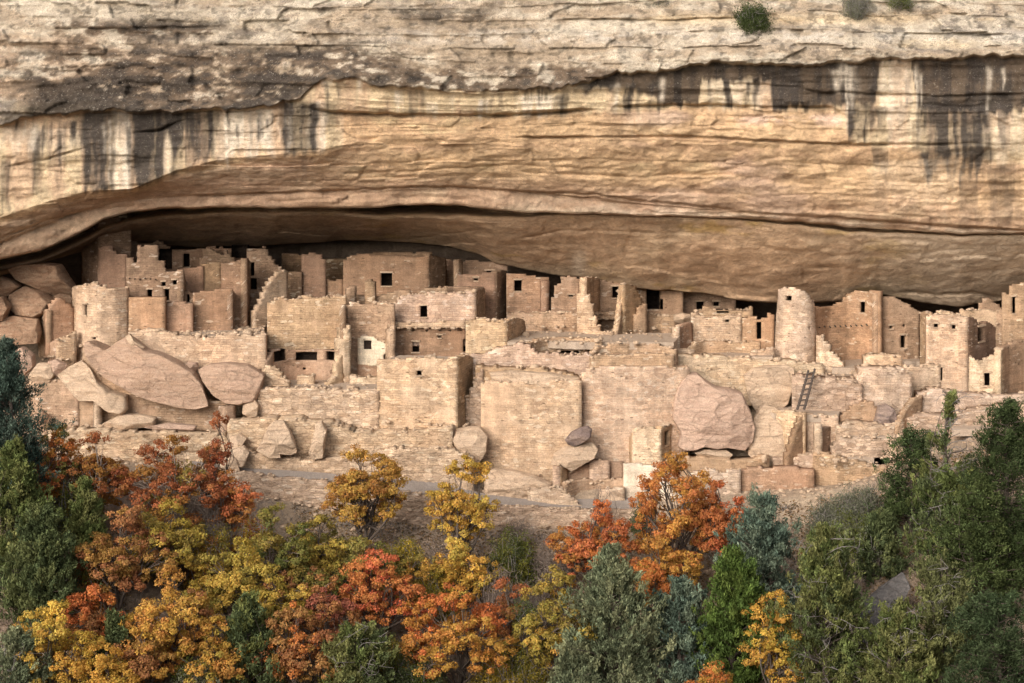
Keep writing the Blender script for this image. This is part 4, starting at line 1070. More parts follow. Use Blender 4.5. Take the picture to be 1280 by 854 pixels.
# ---- right of centre: rooms under the ceiling edge
t = Thing('rear_house', 'plastered rear room with a small square hole, left of the dark doorway room', 'stone room', (600, 384, 12.4), BACK)
W(t, [(572, 342), (596, 342), (620, 341)], 386, 12.4, 'red', [(592.5, 347.5, 597.5, 351)], rough=.4)
W(t, [(620, 340), (628, 339), (634, 340)], 386, [(620, 12.4), (634, 14.6)], 'dun', rough=.55)
W(t, [(574, 327), (600, 326), (635, 328)], 350, 14.8, 'dun', [(608, 338, 617, 344)], rough=.4)
W(t, [(573, 326), (577, 325)], 346, [(573, 13.4), (579, 14)], 'tan', rough=.55)
t = Thing('rear_house', 'pink rear room with one dark square window and a thin pillar at its right corner', 'stone room', (660, 389, 12.6), BACK)
W(t, [(633, 343), (650, 343), (668, 345), (686, 347)], 390, 12.8, 'red', [(643, 350, 652, 364)], rough=.4)
W(t, [(677.5, 351), (686, 352)], 390, [(677.5, 12.1), (686.5, 12.3)], 'red', rough=.2, name='pillar')
t = Thing('broken_wall_room', 'jagged-edged plaster wall with a tiny hole beside the tall dark gap', 'ruined wall', (708, 405, 11.6), BACK)
W(t, [(689, 373), (692, 372), (693, 360), (696, 357), (701, 355), (702, 346), (713, 345), (725, 348)], [(689, 398), (725, 406)], 11.8, 'dun', [(711, 368.5, 716.5, 371.5)], rough=.5)
W(t, [(634, 391), (660, 391), (700, 391), (722, 392)], 408, [(634, 11), (724, 10.4)], 'ochre', name='footing_wall')
t = Thing('open_room', 'roofless room broken open in front, its two side walls falling in diagonal steps', 'stone room', (758, 415, 10.5), BACK)
W(t, [(721, 404), (722, 372), (725, 356), (727, 348), (731, 347), (733, 362), (737, 375), (742, 388), (745, 400), (750, 412), (765, 417)], 421, [(721, 9.4), (766, 8.6)], 'pale', rough=.6)
W(t, [(731, 347), (740, 347), (750, 349)], 392, [(731, 9.5), (750, 12.8)], 'tan', rough=.55)
W(t, [(749, 350), (762, 352), (778, 356)], 418, [(749, 12.8), (779, 12.8)], 'dun', [(765.5, 358, 773, 372.5)], rough=.4)
W(t, [(744, 391), (776, 391)], 398, [(744, 12.2), (777, 12.2)], 'ochre', rough=.3, foot=.1, name='ledge')
W(t, [(772, 418), (775, 402), (777, 385), (779, 370), (781, 357)], 424, [(772, 8.8), (782, 11.8)], 'pale', rough=.6)
W(t, [(781, 356), (795, 358), (803, 376), (809, 384)], 422, [(780, 10.4), (809, 13)], 'tan', rough=.5)
mono('ruin_wall', 'thin broken wall stub in shade right of the roofless open room', 'ruined wall', [(793, 396), (799, 384), (809, 379)], 420, [(793, 11.2), (809, 11.6)], 'dun', BACK, rough=.7)
t = Thing('rear_house', 'dim rear room with a tall stepped black doorway, behind a flat fallen slab', 'stone room', (832, 400, 14), BACK)
W(t, [(792, 356), (826, 360), (854, 364)], 412, 14.4, 'dun', [(808, 358, 825, 387), (825, 374, 829, 387)], rough=.1, wname='doorway', deep=2)
W(t, [(854, 362), (872, 364), (895, 366), (920, 370)], 412, 16, 'dun', [(870.5, 377, 880, 387), (892, 377, 899, 383)], rough=.1)
W(t, [(809, 393), (830, 395), (845, 396)], 418, 12.8, 'ochre', rough=.5, name='bench')
rock('boulder', 'flat grey slab lying before the stepped black doorway', 'boulder', [(842, 394), (852, 391), (863, 393), (865, 402), (850, 404), (842, 402)], 12.2, .8, 'rock_tan', seed=3)
mono('ruin_wall', 'low ruined wall with a long lintel deep under the ceiling right of centre', 'ruined wall', [(874, 397), (875, 388), (880, 384), (886, 384), (890, 387), (925, 388), (934, 388), (936, 384), (941, 384)], 402, 12.4, 'tan', BACK, holes=[(896, 389, 911, 391.5)], rough=.6)

# ---- main plaza and its kivas
floor([(634, 431), (655, 425), (700, 427), (770, 429), (842, 430), (850, 417), (812, 416), (765, 419), (722, 408), (690, 405), (650, 404), (640, 410)], (690, 428, 4.5), seed=5)
t = Thing('kiva', 'sunken kiva rim with two long black slots in the middle of the plaza', 'kiva', (705, 441, 4), KIVA)
W(t, [(662, 428), (680, 423), (700, 422), (725, 423), (744, 425)], 444, [(662, 4.0), (680, 5.2), (705, 5.6), (728, 5.3), (745, 4.4)], 'ochre', [(700, 438.5, 724, 442), (731, 437.5, 737, 441.5)], rough=.4, wname='slot')
W(t, [(744, 430), (747, 424), (752, 424), (753, 432)], 436, 4.1, 'pale', rough=.6, name='stub', foot=.3)
t = Thing('kiva', 'half-buried kiva with a wide curved shaded back wall left of the terrace walls', 'kiva', (790, 447, 3), KIVA)
W(t, [(738, 446), (748, 434), (770, 431), (800, 430), (830, 432), (842, 438)], 448, [(738, 2.6), (752, 3.8), (790, 4.5), (825, 4.0), (842, 2.8)], 'ochre', rough=.4)
W(t, [(738, 446), (760, 444), (790, 443), (820, 443), (842, 445)], 462, 2.4, 'tan', rough=.5, name='front_rim')
mono('retaining_wall', 'low upper terrace wall with patchy earth face under the central plaza', 'retaining wall', [(588, 445), (610, 441), (632, 432), (650, 430), (664, 434), (672, 443), (700, 443), (735, 444), (748, 449)], 478, [(588, 3.6), (748, 2.6)], 'pale', FRONT, rough=.6, thick=1.0)
mono('retaining_wall', 'slumped earth-and-stone bank directly above the big left front wall', 'retaining wall', [(594, 460), (610, 458), (640, 460), (672, 462), (700, 466), (727, 472)], 482, [(594, 1.8), (730, 1.2)], 'tan', FRONT, rough=.8, thick=1.4)

# ---- round tower group
t = Thing('round_tower', 'round tapering stone tower with a slanted broken top, one square window', 'tower', (994.5, 455, 8.2), 'towers of the ruins')
tower(t, 994.8, 8.2, 1.56, 1.27, 455, lambda a: float(np.interp(math.sin(a), [-1, -.75, -.2, .3, .7, 1], [363, 360, 361, 364, 370, 379])) + (6 if abs(a) > 1.9 else 0), 'cream', [(979, 371, 986.5, 377), (1008, 408.5, 1010.5, 412.5), (975.5, 404, 977, 407)])
mono('ruin_wall', 'wedge of broken wall stepping down from the right side of the round tower', 'ruined wall', [(1021, 420), (1026, 421), (1032, 428), (1036, 436), (1042, 443), (1049, 450), (1052, 456)], 460, [(1020, 7.2), (1053, 6.0)], 'cream', MID, rough=.7)
t = Thing('masonry_house', 'roofless masonry house with a tiny square hole left of the round tower', 'stone house', (900, 424, 9), MID)
W(t, [(864, 399), (867, 388), (872, 387), (875, 395), (884, 398), (898, 397), (910, 393), (927, 392)], 425, 9.6, 'pale', [(906.5, 399, 911.5, 403)], rough=.6)
W(t, [(927, 397), (945, 396), (946, 401), (958, 398), (959, 392), (968, 393)], 426, 9.7, 'red', [(946, 402.5, 952, 424)], rough=.3, wname='doorway')
W(t, [(849, 408), (858, 405), (864, 404)], 428, [(849, 7.6), (866, 9.4)], 'red', rough=.55)
W(t, [(841.5, 410), (849, 407)], 438, [(841.5, 7.0), (850, 7.1)], 'cream', rough=.5)
floor([(842, 448), (966, 448), (968, 425), (864, 425), (843, 436)], (900, 446, 5.6), seed=9)
t = Thing('kiva', 'shallow kiva pit with a shaded curved wall in front of the roofless masonry house', 'kiva', (905, 446, 6), KIVA)
W(t, [(866, 441), (868, 429), (890, 427), (920, 427), (950, 428)], 446, [(866, 6.6), (880, 7.5), (915, 7.8), (950, 7.2)], 'tan', rough=.3, foot=.2)
W(t, [(934, 446), (945, 440), (955, 437), (968, 435)], 448, [(934, 6.2), (969, 6.6)], 'pale', rough=.5, foot=.2, name='slumped_wall')
W(t, [(841, 437), (853, 436), (866, 437), (867, 444)], 446, [(840, 5.8), (868, 5.9)], 'cream', rough=.4, foot=.2, name='rim')
mono('retaining_wall', 'pale rubble terrace wall below the shallow kiva pit and left of the yellow bedrock face', 'retaining wall', [(836, 452), (842, 446), (880, 446), (920, 448), (968, 450), (1030, 456)], 486, [(836, 3.8), (1030, 5.4)], 'cream', FRONT, rough=.5, thick=1.6)
mono('ruin_wall', 'small stepped masonry corner at the head of the central front wall', 'ruined wall', [(832, 459), (835, 452), (843, 450), (846, 456), (860, 457)], 468, [(832, 2.6), (860, 2.8)], 'tan', FRONT, rough=.5)

# ---- right-hand towers and rooms
t = Thing('curved_house', 'tall curved house with turret window and row of beam stubs right of the round tower', 'stone house', (1060, 455, 10), MID)
W(t, [(1018, 384), (1040, 383), (1048, 380), (1056, 376), (1059, 368), (1066, 365), (1085, 364), (1097, 365)], 456, [(1018, 8.6), (1036, 10.2), (1060, 10.6), (1085, 9.8), (1098, 8.8)], 'red', [(1075, 377, 1081, 391)], rough=.4)
W(t, [(1097, 366), (1105, 370), (1118, 372), (1135, 380), (1150, 390)], 450, [(1097, 8.8), (1102, 9.6), (1150, 10.4)], 'dun', [(1126, 419, 1132.5, 435), (1112, 407, 1116, 411), (1129, 405.5, 1132, 409)], rough=.4)
beams(t.o, t.base, [(1024 + 6.6 * i, 409 - (i % 2) * .6 - i * .25) for i in range(10)], 9.2, .3, .05)
t = Thing('square_tower', 'square brick-patterned tower with two small square windows above a tall doorway', 'tower', (1184, 490, 5), 'towers of the ruins')
W(t, [(1150, 392), (1153, 390), (1158, 391)], 446, [(1150, 7.6), (1158.5, 5.2)], 'tan', rough=.4)
W(t, [(1158, 396), (1172, 394), (1190, 394), (1210, 396)], [(1158, 494), (1210, 496)], 5.0, 'brick', [(1167.5, 404.5, 1173, 409.5), (1190, 406, 1195, 411.5), (1170, 459, 1178.5, 476)], rough=.15)
W(t, [(1210, 396), (1216, 398), (1222, 399), (1223, 407), (1231, 408), (1232, 400), (1246, 410), (1252, 420), (1252, 438)], 452, [(1210, 5.0), (1253, 9.5)], 'shade', [(1223, 408, 1230.5, 427)], rough=.4, deep=.2)
t = Thing('tower_annex', 'pale lower room with a small doorway joined to the right of the square tower', 'stone room', (1230, 490, 4.6), MID)
W(t, [(1210, 446), (1218, 448), (1224, 453), (1233, 447), (1242, 443), (1251, 437)], [(1210, 496), (1252, 494)], [(1210, 5.1), (1252, 4.8)], 'cream', [(1230.5, 466, 1237.5, 482.5)], rough=.6)
W(t, [(1251, 439), (1258, 432), (1266, 428), (1280, 424), (1300, 418)], 502, [(1251, 4.8), (1262, 6.6), (1282, 7.6), (1300, 7.4)], 'dun', rough=.4)
W(t, [(1251, 438), (1254, 437)], 500, [(1250.5, 4.5), (1255, 5.6)], 'cream', rough=.8)
mono('ruin_wall', 'pale capped wall row along the bedrock shelf behind the square tower', 'ruined wall', [(1171, 390), (1186, 388), (1198, 394), (1199, 388), (1222, 388), (1225, 387), (1239, 388), (1256, 394)], 404, 8.6, 'pale', BACK, rough=.4)
mono('ruin_wall', 'small triangular wall remnant under the low ceiling at far right', 'ruined wall', [(1224, 385), (1228, 373), (1234, 372), (1245, 378), (1254, 386)], 394, 10.2, 'dun', BACK, rough=.5)
t = Thing('tall_ruin', 'tall plaster ruin cut by the right edge of the picture with a dark vertical slot', 'stone house', (1268, 420, 8), MID)
W(t, [(1253, 368), (1256, 366), (1262, 368), (1264, 356), (1280, 354), (1310, 352)], 430, [(1253, 8.2), (1310, 8)], 'dun', [(1265.5, 371, 1269.5, 392)], rough=.4)
W(t, [(1240, 394), (1248, 388), (1254, 386)], 430, [(1240, 8.8), (1254, 8.3)], 'tan', rough=.4)
mono('room_block', 'low square brick-faced block below the curved right house', 'stone room', [(1081, 447), (1095, 445), (1128, 445)], 470, [(1081, 5.0), (1128, 4.9)], 'brick', MID, rough=.3, thick=1.6)
floor([(1040, 462), (1084, 462), (1090, 449), (1150, 452), (1158, 446), (1120, 444), (1040, 452)], (1060, 460, 5.6), seed=12)
mono('retaining_wall', 'pale cracked terrace wall below the square tower, its top dusty', 'retaining wall', [(1126, 462), (1132, 458), (1146, 460), (1158, 454), (1175, 456)], 500, [(1126, 4.4), (1176, 4.9)], 'cream', FRONT, rough=.6)

# ---- front row, left to right
mono('retaining_wall', 'long light masonry wall along the rubble terrace above the two tilted slabs', 'retaining wall', [(160, 414), (190, 411), (220, 416), (224, 421), (268, 421), (270, 418), (292, 417), (330, 420)], [(160, 450), (332, 462)], [(160, 4.0), (332, 3.4)], 'pale', FRONT, rough=.5, thick=.6)
floor([(200, 421), (330, 421), (330, 405), (300, 398), (260, 396), (206, 388)], (270, 420, 4.2), seed=15)
mono('retaining_wall', 'shaded old wall section at far left between juniper and slab', 'retaining wall', [(28, 480), (45, 476), (70, 477), (88, 476), (92, 484), (97, 500), (98, 520)], 536, [(28, 2.2), (98, 1.6)], 'tan', FRONT, rough=.6, thick=.7)
mono('buttress', 'thin pale masonry edge below the left end of the big tilted slab', 'buttress', [(120, 500), (124, 503), (128, 508)], 534, [(119.5, 1.2), (128, 1.5)], 'cream', FRONT, rough=.5)
mono('ruin_wall', 'curved shaded wall between the thin pale edge and the far left wall', 'ruined wall', [(97, 494), (105, 490), (115, 498), (121, 504)], 534, [(97, 1.7), (122, 1.7)], 'tan', FRONT, rough=.6)
mono('retaining_wall', 'masonry wall running under the overhanging edge of the big tilted slab', 'retaining wall', [(105, 438), (126, 470), (160, 478), (200, 498), (240, 506), (284, 500)], [(126, 536), (180, 534), (284, 544)], [(105, 2.6), (126, 2.2), (286, 1.6)], 'ochre', FRONT, rough=.5, thick=.8)
mono('retaining_wall', 'low rubble footing wall above the rust-red oak at left', 'retaining wall', [(60, 540), (85, 537), (130, 538), (180, 540), (240, 541), (286, 545)], 585, [(60, -.2), (286, -.6)], 'rubble', FRONT, rough=.7, thick=1.4)
mono('buttress', 'dark narrow buttress between the left footing wall and the boulder terrace', 'buttress', [(281, 509), (294, 508)], 566, [(281, .2), (295, .8)], 'tan', FRONT, rough=.5, thick=.8)
mono('retaining_wall', 'rough pale retaining wall in front of the painted kiva', 'retaining wall', [(323, 487), (350, 486), (400, 487), (440, 487), (474, 488)], [(323, 524), (420, 526), (474, 540)], [(322, 1.0), (474, .7)], 'rubble', FRONT, rough=.35, thick=1.0)
t = Thing('front_block', 'tall square front block with one small window and a right face turned into shade', 'stone house', (525, 525, .6), FRONT)
W(t, [(471, 450), (490, 449), (510, 448), (540, 447), (556, 450), (572, 446)], [(471, 528), (520, 526), (572, 534)], [(471, .8), (572, .1)], 'pale', [(521, 463, 527, 469.5)], rough=.4)
W(t, [(572, 446), (584, 444), (594, 448)], [(572, 534), (594, 522)], [(572, .1), (595, 4.2)], 'ochre', rough=.4)
floor([(474, 452), (571, 450), (590, 446), (500, 444)], (530, 451.5, 1.2), name='roof_floor', par=t)
mono('ruin_wall', 'rough infill in the shaded gap beside the front block', 'ruined wall', [(583, 500), (590, 480), (596, 466), (602, 462)], 540, [(582, 1.8), (604, 1.6)], 'rubble', FRONT, rough=.9)
t = Thing('front_wall', 'huge flat pale front wall with a level top left of the seam', 'retaining wall', (663, 600, 0), FRONT)
W(t, [(601, 479), (612, 477), (660, 477), (700, 477), (727, 476)], [(601, 570), (640, 600), (690, 590), (727, 590)], [(601, .5), (727, -.2)], 'pale', rough=.15, cell=(.3, .14))
t = Thing('front_wall', 'tall coursed front wall right of the seam with reddish upper courses', 'retaining wall', (790, 590, .2), FRONT)
W(t, [(727, 466), (735, 461), (760, 459), (800, 459), (832, 459), (845, 461), (860, 460)], [(727, 590), (790, 600), (860, 560)], [(727, .6), (800, .3), (862, .9)], 'brick', rough=.25, cell=(.3, .14))

# ---- lower tiers in the middle
mono('retaining_wall', 'second-tier rubble wall behind the triangular boulder', 'retaining wall', [(284, 530), (300, 526), (345, 525), (408, 528), (440, 538), (475, 541), (520, 539), (566, 534)], [(284, 575), (400, 580), (566, 572)], [(284, -.9), (566, -1.3)], 'rubble', FRONT, rough=.7, thick=2.6)
mono('retaining_wall', 'third-tier low rubble wall curving under the middle terrace', 'retaining wall', [(286, 560), (310, 564), (330, 570), (370, 574), (400, 576), (440, 570), (490, 562), (560, 560), (592, 572)], [(286, 600), (592, 618)], [(286, -2.0), (440, -2.2), (592, -2.0)], 'rubble', FRONT, rough=.6, thick=1.7)
def ribbon(name, back, front, Yb, Yf, mat):
    xs = np.arange(back[0][0], back[-1][0] + 1, 6.0)
    a = np.array([P(x, y, Y) for x, y, Y in zip(xs, ip(back, xs), ip(Yb, xs))])
    b = np.array([P(x, y, Y) for x, y, Y in zip(xs, ip(front, xs), ip(Yf, xs))])
    n = len(xs)
    lo = b.copy(); lo[:, 2] -= .5
    V = np.concatenate([a, b, lo])
    f = [(i + n, i + n + 1, i + 1, i) for i in range(n - 1)] + [(i + 2 * n, i + 2 * n + 1, i + n + 1, i + n) for i in range(n - 1)]
    tag(mesh_obj(name, V, f, M[mat], a.mean(0)), kind='structure')
ribbon('path', [(240, 576), (300, 585), (360, 588), (420, 592), (500, 598), (560, 604), (600, 616), (660, 622), (720, 624), (800, 622)],
       [(240, 584), (300, 592), (360, 600), (420, 606), (500, 616), (560, 626), (600, 632), (660, 636), (720, 639), (800, 640)],
       [(240, -2.2), (800, -1.8)], [(240, -3.6), (800, -3.9)], 'path')
mono('retaining_wall', 'pale drystone wall holding up the grey path behind the two golden oaks', 'retaining wall', [(250, 583), (300, 590), (360, 598), (420, 604), (500, 614), (560, 624), (600, 630), (660, 634), (720, 637), (800, 638)], [(250, 606), (300, 613), (420, 639), (520, 650), (600, 655), (800, 662)], [(250, -3.7), (500, -4.1), (800, -4.0)], 'rubble', FRONT, rough=.5, thick=.5)
t = Thing('round_pit', 'round sunken pit room with a tiny hole in its shaded curved wall, beside the path', 'kiva', (745, 630, -1.5), KIVA)
W(t, [(708, 604), (722, 600), (745, 600), (770, 600), (782, 598)], 634, [(708, -2.0), (722, -1.0), (745, -.6), (768, -1.0), (782, -1.6)], 'tan', [(727, 614.5, 733, 619)], rough=.55)
W(t, [(660, 612), (680, 610), (697, 608), (706, 613), (716, 622), (726, 634)], 640, [(659, -2.4), (690, -2.9), (727, -3.0)], 'cream', rough=.5, name='curved_parapet')
W(t, [(691, 582), (700, 581)], 612, [(691, -1.6), (700.5, -1.6)], 'pale', rough=.4, name='pillar')
W(t, [(700, 581), (709, 584)], 610, [(700.5, -1.6), (710, -.6)], 'tan', rough=.4, name='pillar')
mono('ruin_wall', 'plastered niche walls tucked under the leaning sandstone mound', 'ruined wall', [(710, 592), (722, 584), (736, 579), (737, 576), (762, 577), (763, 578), (780, 577)], 606, -.2, 'dun', FRONT, rough=.4)
mono('room_block', 'small square plastered block set against the tall coursed wall', 'stone room', [(737, 577), (762, 577)], 604, -.6, 'pale', FRONT, rough=.2, foot=.2)
mono('ruin_wall', 'bright whitish wall behind the tall orange oak', 'ruined wall', [(780, 581), (800, 580), (818, 583), (836, 590), (846, 600), (860, 604)], 640, [(780, -1.8), (862, -1.4)], 'white', FRONT, rough=.4)
mono('ruin_wall', 'low bright rubble wall left of the tall orange oak along the path', 'ruined wall', [(748, 612), (762, 610), (781, 611)], 634, -2.2, 'cream', FRONT, rough=.5)
t = Thing('corner_room', 'corner room with pale front and shaded niche wall, left of the huge pink boulder', 'stone room', (808, 575, -.4), FRONT)
W(t, [(790, 538), (800, 534), (812, 535), (826, 536)], 584, [(790, -.5), (826.5, -.7)], 'cream', rough=.4)
W(t, [(826, 534), (834, 532), (851, 529)], 576, [(826.5, -.7), (852, 2.0)], 'tan', [(831, 539, 836.5, 557)], rough=.3, wname='niche', deep=.1)
W(t, [(786, 548), (790, 540)], 580, [(786, .4), (790, -.5)], 'tan', rough=.4)
mono('ruin_wall', 'pale low wall pieces right of the tall orange oak trunk', 'ruined wall', [(862, 592), (878, 587), (900, 588), (901, 592), (906, 592), (907, 588), (925, 588)], 622, [(862, -1.6), (926, -1.8)], 'cream', FRONT, rough=.4)
mono('ruin_wall', 'earthy plaster bank between the pink boulder and the low pale wall', 'ruined wall', [(848, 572), (875, 571), (900, 573), (930, 576), (960, 572)], 596, [(848, -.2), (962, -.6)], 'dun', FRONT, rough=.6, thick=1.6)
mono('retaining_wall', 'reddish patched terrace wall at the foot of the ruins near the blue-green juniper', 'retaining wall', [(924, 590), (950, 586), (985, 586), (1016, 588)], [(924, 618), (1018, 616)], [(924, -1.4), (1018, -1.9)], 'red', FRONT, rough=.6, thick=1.2)
mono('ruin_wall', 'stony ledge wall above the reddish patched terrace wall', 'ruined wall', [(966, 574), (985, 572), (1008, 570), (1018, 566)], 592, [(966, -.3), (1020, -.8)], 'rubble', FRONT, rough=.6, thick=1.0)
t = Thing('terrace', 'angular lower terrace with a flat grey dusty top and rubble face, right of centre', 'terrace', (1060, 600, -2), FRONT)
W(t, [(1016, 565), (1040, 570), (1070, 577), (1104, 585)], [(1016, 614), (1106, 612)], [(1016, -1.0), (1050, -2.0), (1106, -2.4)], 'ochre', rough=.3, thick=.8)
W(t, [(1104, 585), (1118, 580), (1135, 572)], 612, [(1106, -2.4), (1136, -.6)], 'tan', rough=.5)
floor([(1018, 566), (1045, 572), (1075, 579), (1104, 586), (1112, 580), (1088, 572), (1064, 563), (1062, 555), (1036, 560)], (1050, 572, -1.5), name='floor', par=t)
t = Thing('terrace', 'higher terrace block carrying the ladder, its right flank in brown shade', 'terrace', (1005, 570, .4), FRONT)
W(t, [(962, 516), (968, 513), (990, 514), (1006, 517)], 576, [(962, 1.6), (982, .5), (1006, -.1)], 'pale', rough=.4)
W(t, [(984, 572), (992, 545), (1001, 522), (1005, 519)], 578, [(984, -.9), (1006, .1)], 'shade', rough=.5, name='shaded_flank')
W(t, [(1004, 518), (1024, 519), (1048, 519)], 574, [(1004, .6), (1048, .3)], 'pale', rough=.5)
floor([(963, 516), (1006, 519), (1048, 520), (1052, 510), (1010, 504), (975, 508)], (1006, 518.5, .5), name='floor', par=t)
t = Thing('ruin_wall', 'brown shaded brick wall edge with a bright end right of the ladder terrace', 'ruined wall', (1030, 560, .2), FRONT)
W(t, [(1020, 531), (1028, 530)], 566, [(1019.5, -.9), (1028, -.8)], 'cream', rough=.4)
W(t, [(1026, 538), (1036, 533), (1049, 528)], 564, [(1027, -.7), (1050, 1.4)], 'shade', rough=.5)
mono('retaining_wall', 'cracked pale wall directly behind the wooden ladder', 'retaining wall', [(990, 472), (1000, 470), (1020, 473), (1045, 474), (1070, 478), (1077, 482)], 518, [(990, 2.5), (1078, 1.9)], 'rubble', FRONT, rough=.5, thick=2.0)
floor([(1012, 476), (1076, 480), (1082, 462), (1020, 462)], (1045, 476, 2.4), seed=20)
mono('retaining_wall', 'broad pale masonry face between ladder wall and varnished boulder', 'retaining wall', [(1074, 476), (1080, 462), (1100, 462), (1130, 462), (1140, 470)], [(1074, 520), (1140, 530)], [(1074, 2.2), (1140, 2.6)], 'cream', FRONT, rough=.5, thick=2.0)
mono('ruin_wall', 'slumped earthen apron at the foot of the broad pale masonry face', 'ruined wall', [(1050, 520), (1066, 508), (1080, 500), (1094, 505), (1096, 520)], 540, [(1050, 1.0), (1097, 1.2)], 'dun', FRONT, rough=.6)
mono('retaining_wall', 'bumpy low terrace edge under the varnished boulder', 'retaining wall', [(1046, 532), (1070, 528), (1100, 531), (1128, 530)], 552, [(1046, -.2), (1130, -.1)], 'rubble', FRONT, rough=.6, thick=1.5)
mono('retaining_wall', 'rubble step wall above the angular lower terrace', 'retaining wall', [(1040, 562), (1052, 550), (1080, 549), (1110, 549), (1132, 546)], 574, [(1040, -.9), (1134, -.9)], 'rubble', FRONT, rough=.6, thick=1.5)
floor([(1050, 548), (1130, 548), (1134, 539), (1064, 540)], (1090, 546, -.7), seed=22)
mono('ruin_wall', 'stepped brown wall rising right beside the varnished boulder', 'ruined wall', [(1123, 534), (1128, 520), (1135, 508), (1143, 498), (1152, 494)], 546, [(1123, -.3), (1153, 2.4)], 'tan', FRONT, rough=.7)
mono('retaining_wall', 'long pale terrace wall at right below the square tower doorway', 'retaining wall', [(1150, 492), (1175, 488), (1210, 494), (1255, 496), (1310, 494)], 530, [(1150, 2.6), (1310, 3.0)], 'cream', FRONT, rough=.5, thick=1.8)
mono('retaining_wall', 'lower right terrace wall half hidden behind the dead-topped juniper', 'retaining wall', [(1134, 522), (1160, 520), (1200, 518), (1240, 510), (1310, 506)], 570, [(1134, .4), (1310, .8)], 'rubble', FRONT, rough=.6, thick=1.6)
floor([(1190, 552), (1225, 552), (1300, 540), (1300, 512), (1220, 520), (1190, 535)], (1240, 536, -.6), seed=24)

# ================================================================== boulders
rock('boulder', 'big long tilted sandstone slab lying diagonally below the rounded left room', 'boulder', [(102, 430), (108, 428), (118, 434), (129, 440), (144, 429), (157, 422), (168, 430), (180, 439), (198, 443), (219, 452), (242, 465), (254, 480), (263, 506), (247, 509), (226, 507), (206, 503), (175, 494), (155, 484), (129, 470), (113, 457), (104, 443)], 1.4, 1.0, 'rock_slab', (.0, .35), 1, .22, .8, back=2.2, center=(180, 466))
rock('boulder', 'second tilted slab with a ridged face right of the big long slab', 'boulder', [(248, 462), (260, 456), (284, 454), (309, 458), (330, 470), (327, 488), (321, 501), (300, 505), (284, 503), (268, 493), (256, 479), (249, 466)], 1.3, 1.0, 'rock_slab', (.1, .3), 2, .28, 1.2, back=2)
rock('boulder', 'round pink stone wedged above the second tilted slab', 'boulder', [(230, 456), (236, 452), (246, 453), (249, 460), (242, 466), (233, 463)], 2.6, .7, 'rock_pink', seed=3, sq=.6)
rock('boulder', 'chunky block under the right end of the second tilted slab', 'boulder', [(304, 506), (318, 498), (324, 506), (322, 520), (312, 522), (303, 516)], .9, .8, 'rock_tan', seed=4)
rock('boulder', 'loose plate balanced on top of the big long slab', 'boulder', [(156, 421), (162, 417), (169, 426), (181, 434), (176, 440), (168, 436)], 1.9, .5, 'rock_tan', seed=5)
rock('boulder', 'large dark angular slab leaning under the ceiling at far left', 'boulder', [(12, 336), (28, 331), (60, 328), (76, 330), (84, 345), (92, 360), (90, 376), (72, 372), (48, 360), (22, 348)], 8.5, 1.8, 'rock_rust', (.1, -.4), 6, .35)
rock('boulder', 'rust-brown boulder below the dark angular slab at far left', 'boulder', [(12, 368), (30, 358), (52, 364), (68, 376), (62, 390), (48, 398), (22, 392), (10, 382)], 7.5, 1.8, 'rock_rust', (0, .2), 7, .45)
rock('boulder', 'dark stone at the left frame edge under the ceiling', 'boulder', [(-30, 352), (0, 346), (16, 350), (26, 358), (10, 370), (-14, 376), (-34, 366)], 7.8, 1.6, 'rock_rust', seed=8)
rock('boulder', 'pale rounded boulder peeking at the left frame edge', 'boulder', [(-24, 372), (4, 371), (13, 384), (6, 400), (-14, 406), (-28, 392)], 6, 1.6, 'rock_rust', seed=9)
rock('boulder', 'broad brown rock shelf beneath the rust boulders at far left', 'boulder', [(-20, 402), (14, 396), (46, 400), (52, 416), (50, 428), (18, 430), (-22, 428)], 5.6, 1.6, 'rock_rust', (0, .5), 10, .5)
rock('boulder', 'pointed dark block behind the small gabled ruin', 'boulder', [(60, 356), (74, 350), (92, 372), (90, 392), (70, 380)], 9.2, 1.2, 'rock_rust', seed=11)
rock('boulder', 'purplish upright boulder at left beside the blue-green juniper', 'boulder', [(14, 440), (28, 434), (42, 444), (44, 458), (32, 470), (24, 474), (12, 462)], 3.4, 1.2, 'rock_pink', (0, .2), 12, .5)
rock('boulder', 'pale faceted boulder in the rubble below the small gabled ruin', 'boulder', [(36, 470), (48, 454), (62, 454), (70, 468), (66, 478), (44, 480)], 2.6, 1.2, 'rock_tan', seed=13)
rock('boulder', 'angular stone leaning against the pale faceted boulder', 'boulder', [(60, 452), (70, 449), (84, 456), (80, 466), (72, 472), (66, 464)], 2.8, .8, 'rock_pink', seed=14)
rock('boulder', 'cracked bedrock hump left of the big long slab', 'boulder', [(70, 470), (84, 460), (100, 452), (112, 462), (124, 478), (140, 488), (160, 494), (162, 510), (156, 517), (140, 514), (120, 500), (100, 500), (84, 484)], 1.7, 1.2, 'rock_tan', (0, .35), 15, .45)
rock('boulder', 'reddish stone lying at the base of the far left wall', 'boulder', [(46, 522), (54, 513), (61, 520), (58, 530), (50, 530)], 1.0, .5, 'rock_rust', seed=16)
rock('boulder', 'low earth-coloured ledge rock under the masonry below the slab', 'boulder', [(128, 530), (150, 518), (178, 519), (196, 522), (194, 532), (160, 536), (134, 538)], 1.0, 1.0, 'rock_tan', (0, .3), 17, .5)
rock('boulder', 'long thin reddish ledge stone above the left footing wall', 'boulder', [(180, 534), (210, 529), (246, 532), (244, 538), (200, 538)], .6, .6, 'rock_pink', seed=18)
rock('boulder', 'triangular tan boulder standing on the second-tier terrace', 'boulder', [(321, 562), (328, 549), (335, 533), (342, 527), (354, 527), (363, 540), (369, 553), (372, 564), (364, 568), (350, 566), (352, 571), (338, 571)], -2.0, 1.0, 'rock_tan', (0, .35), 19, .4)
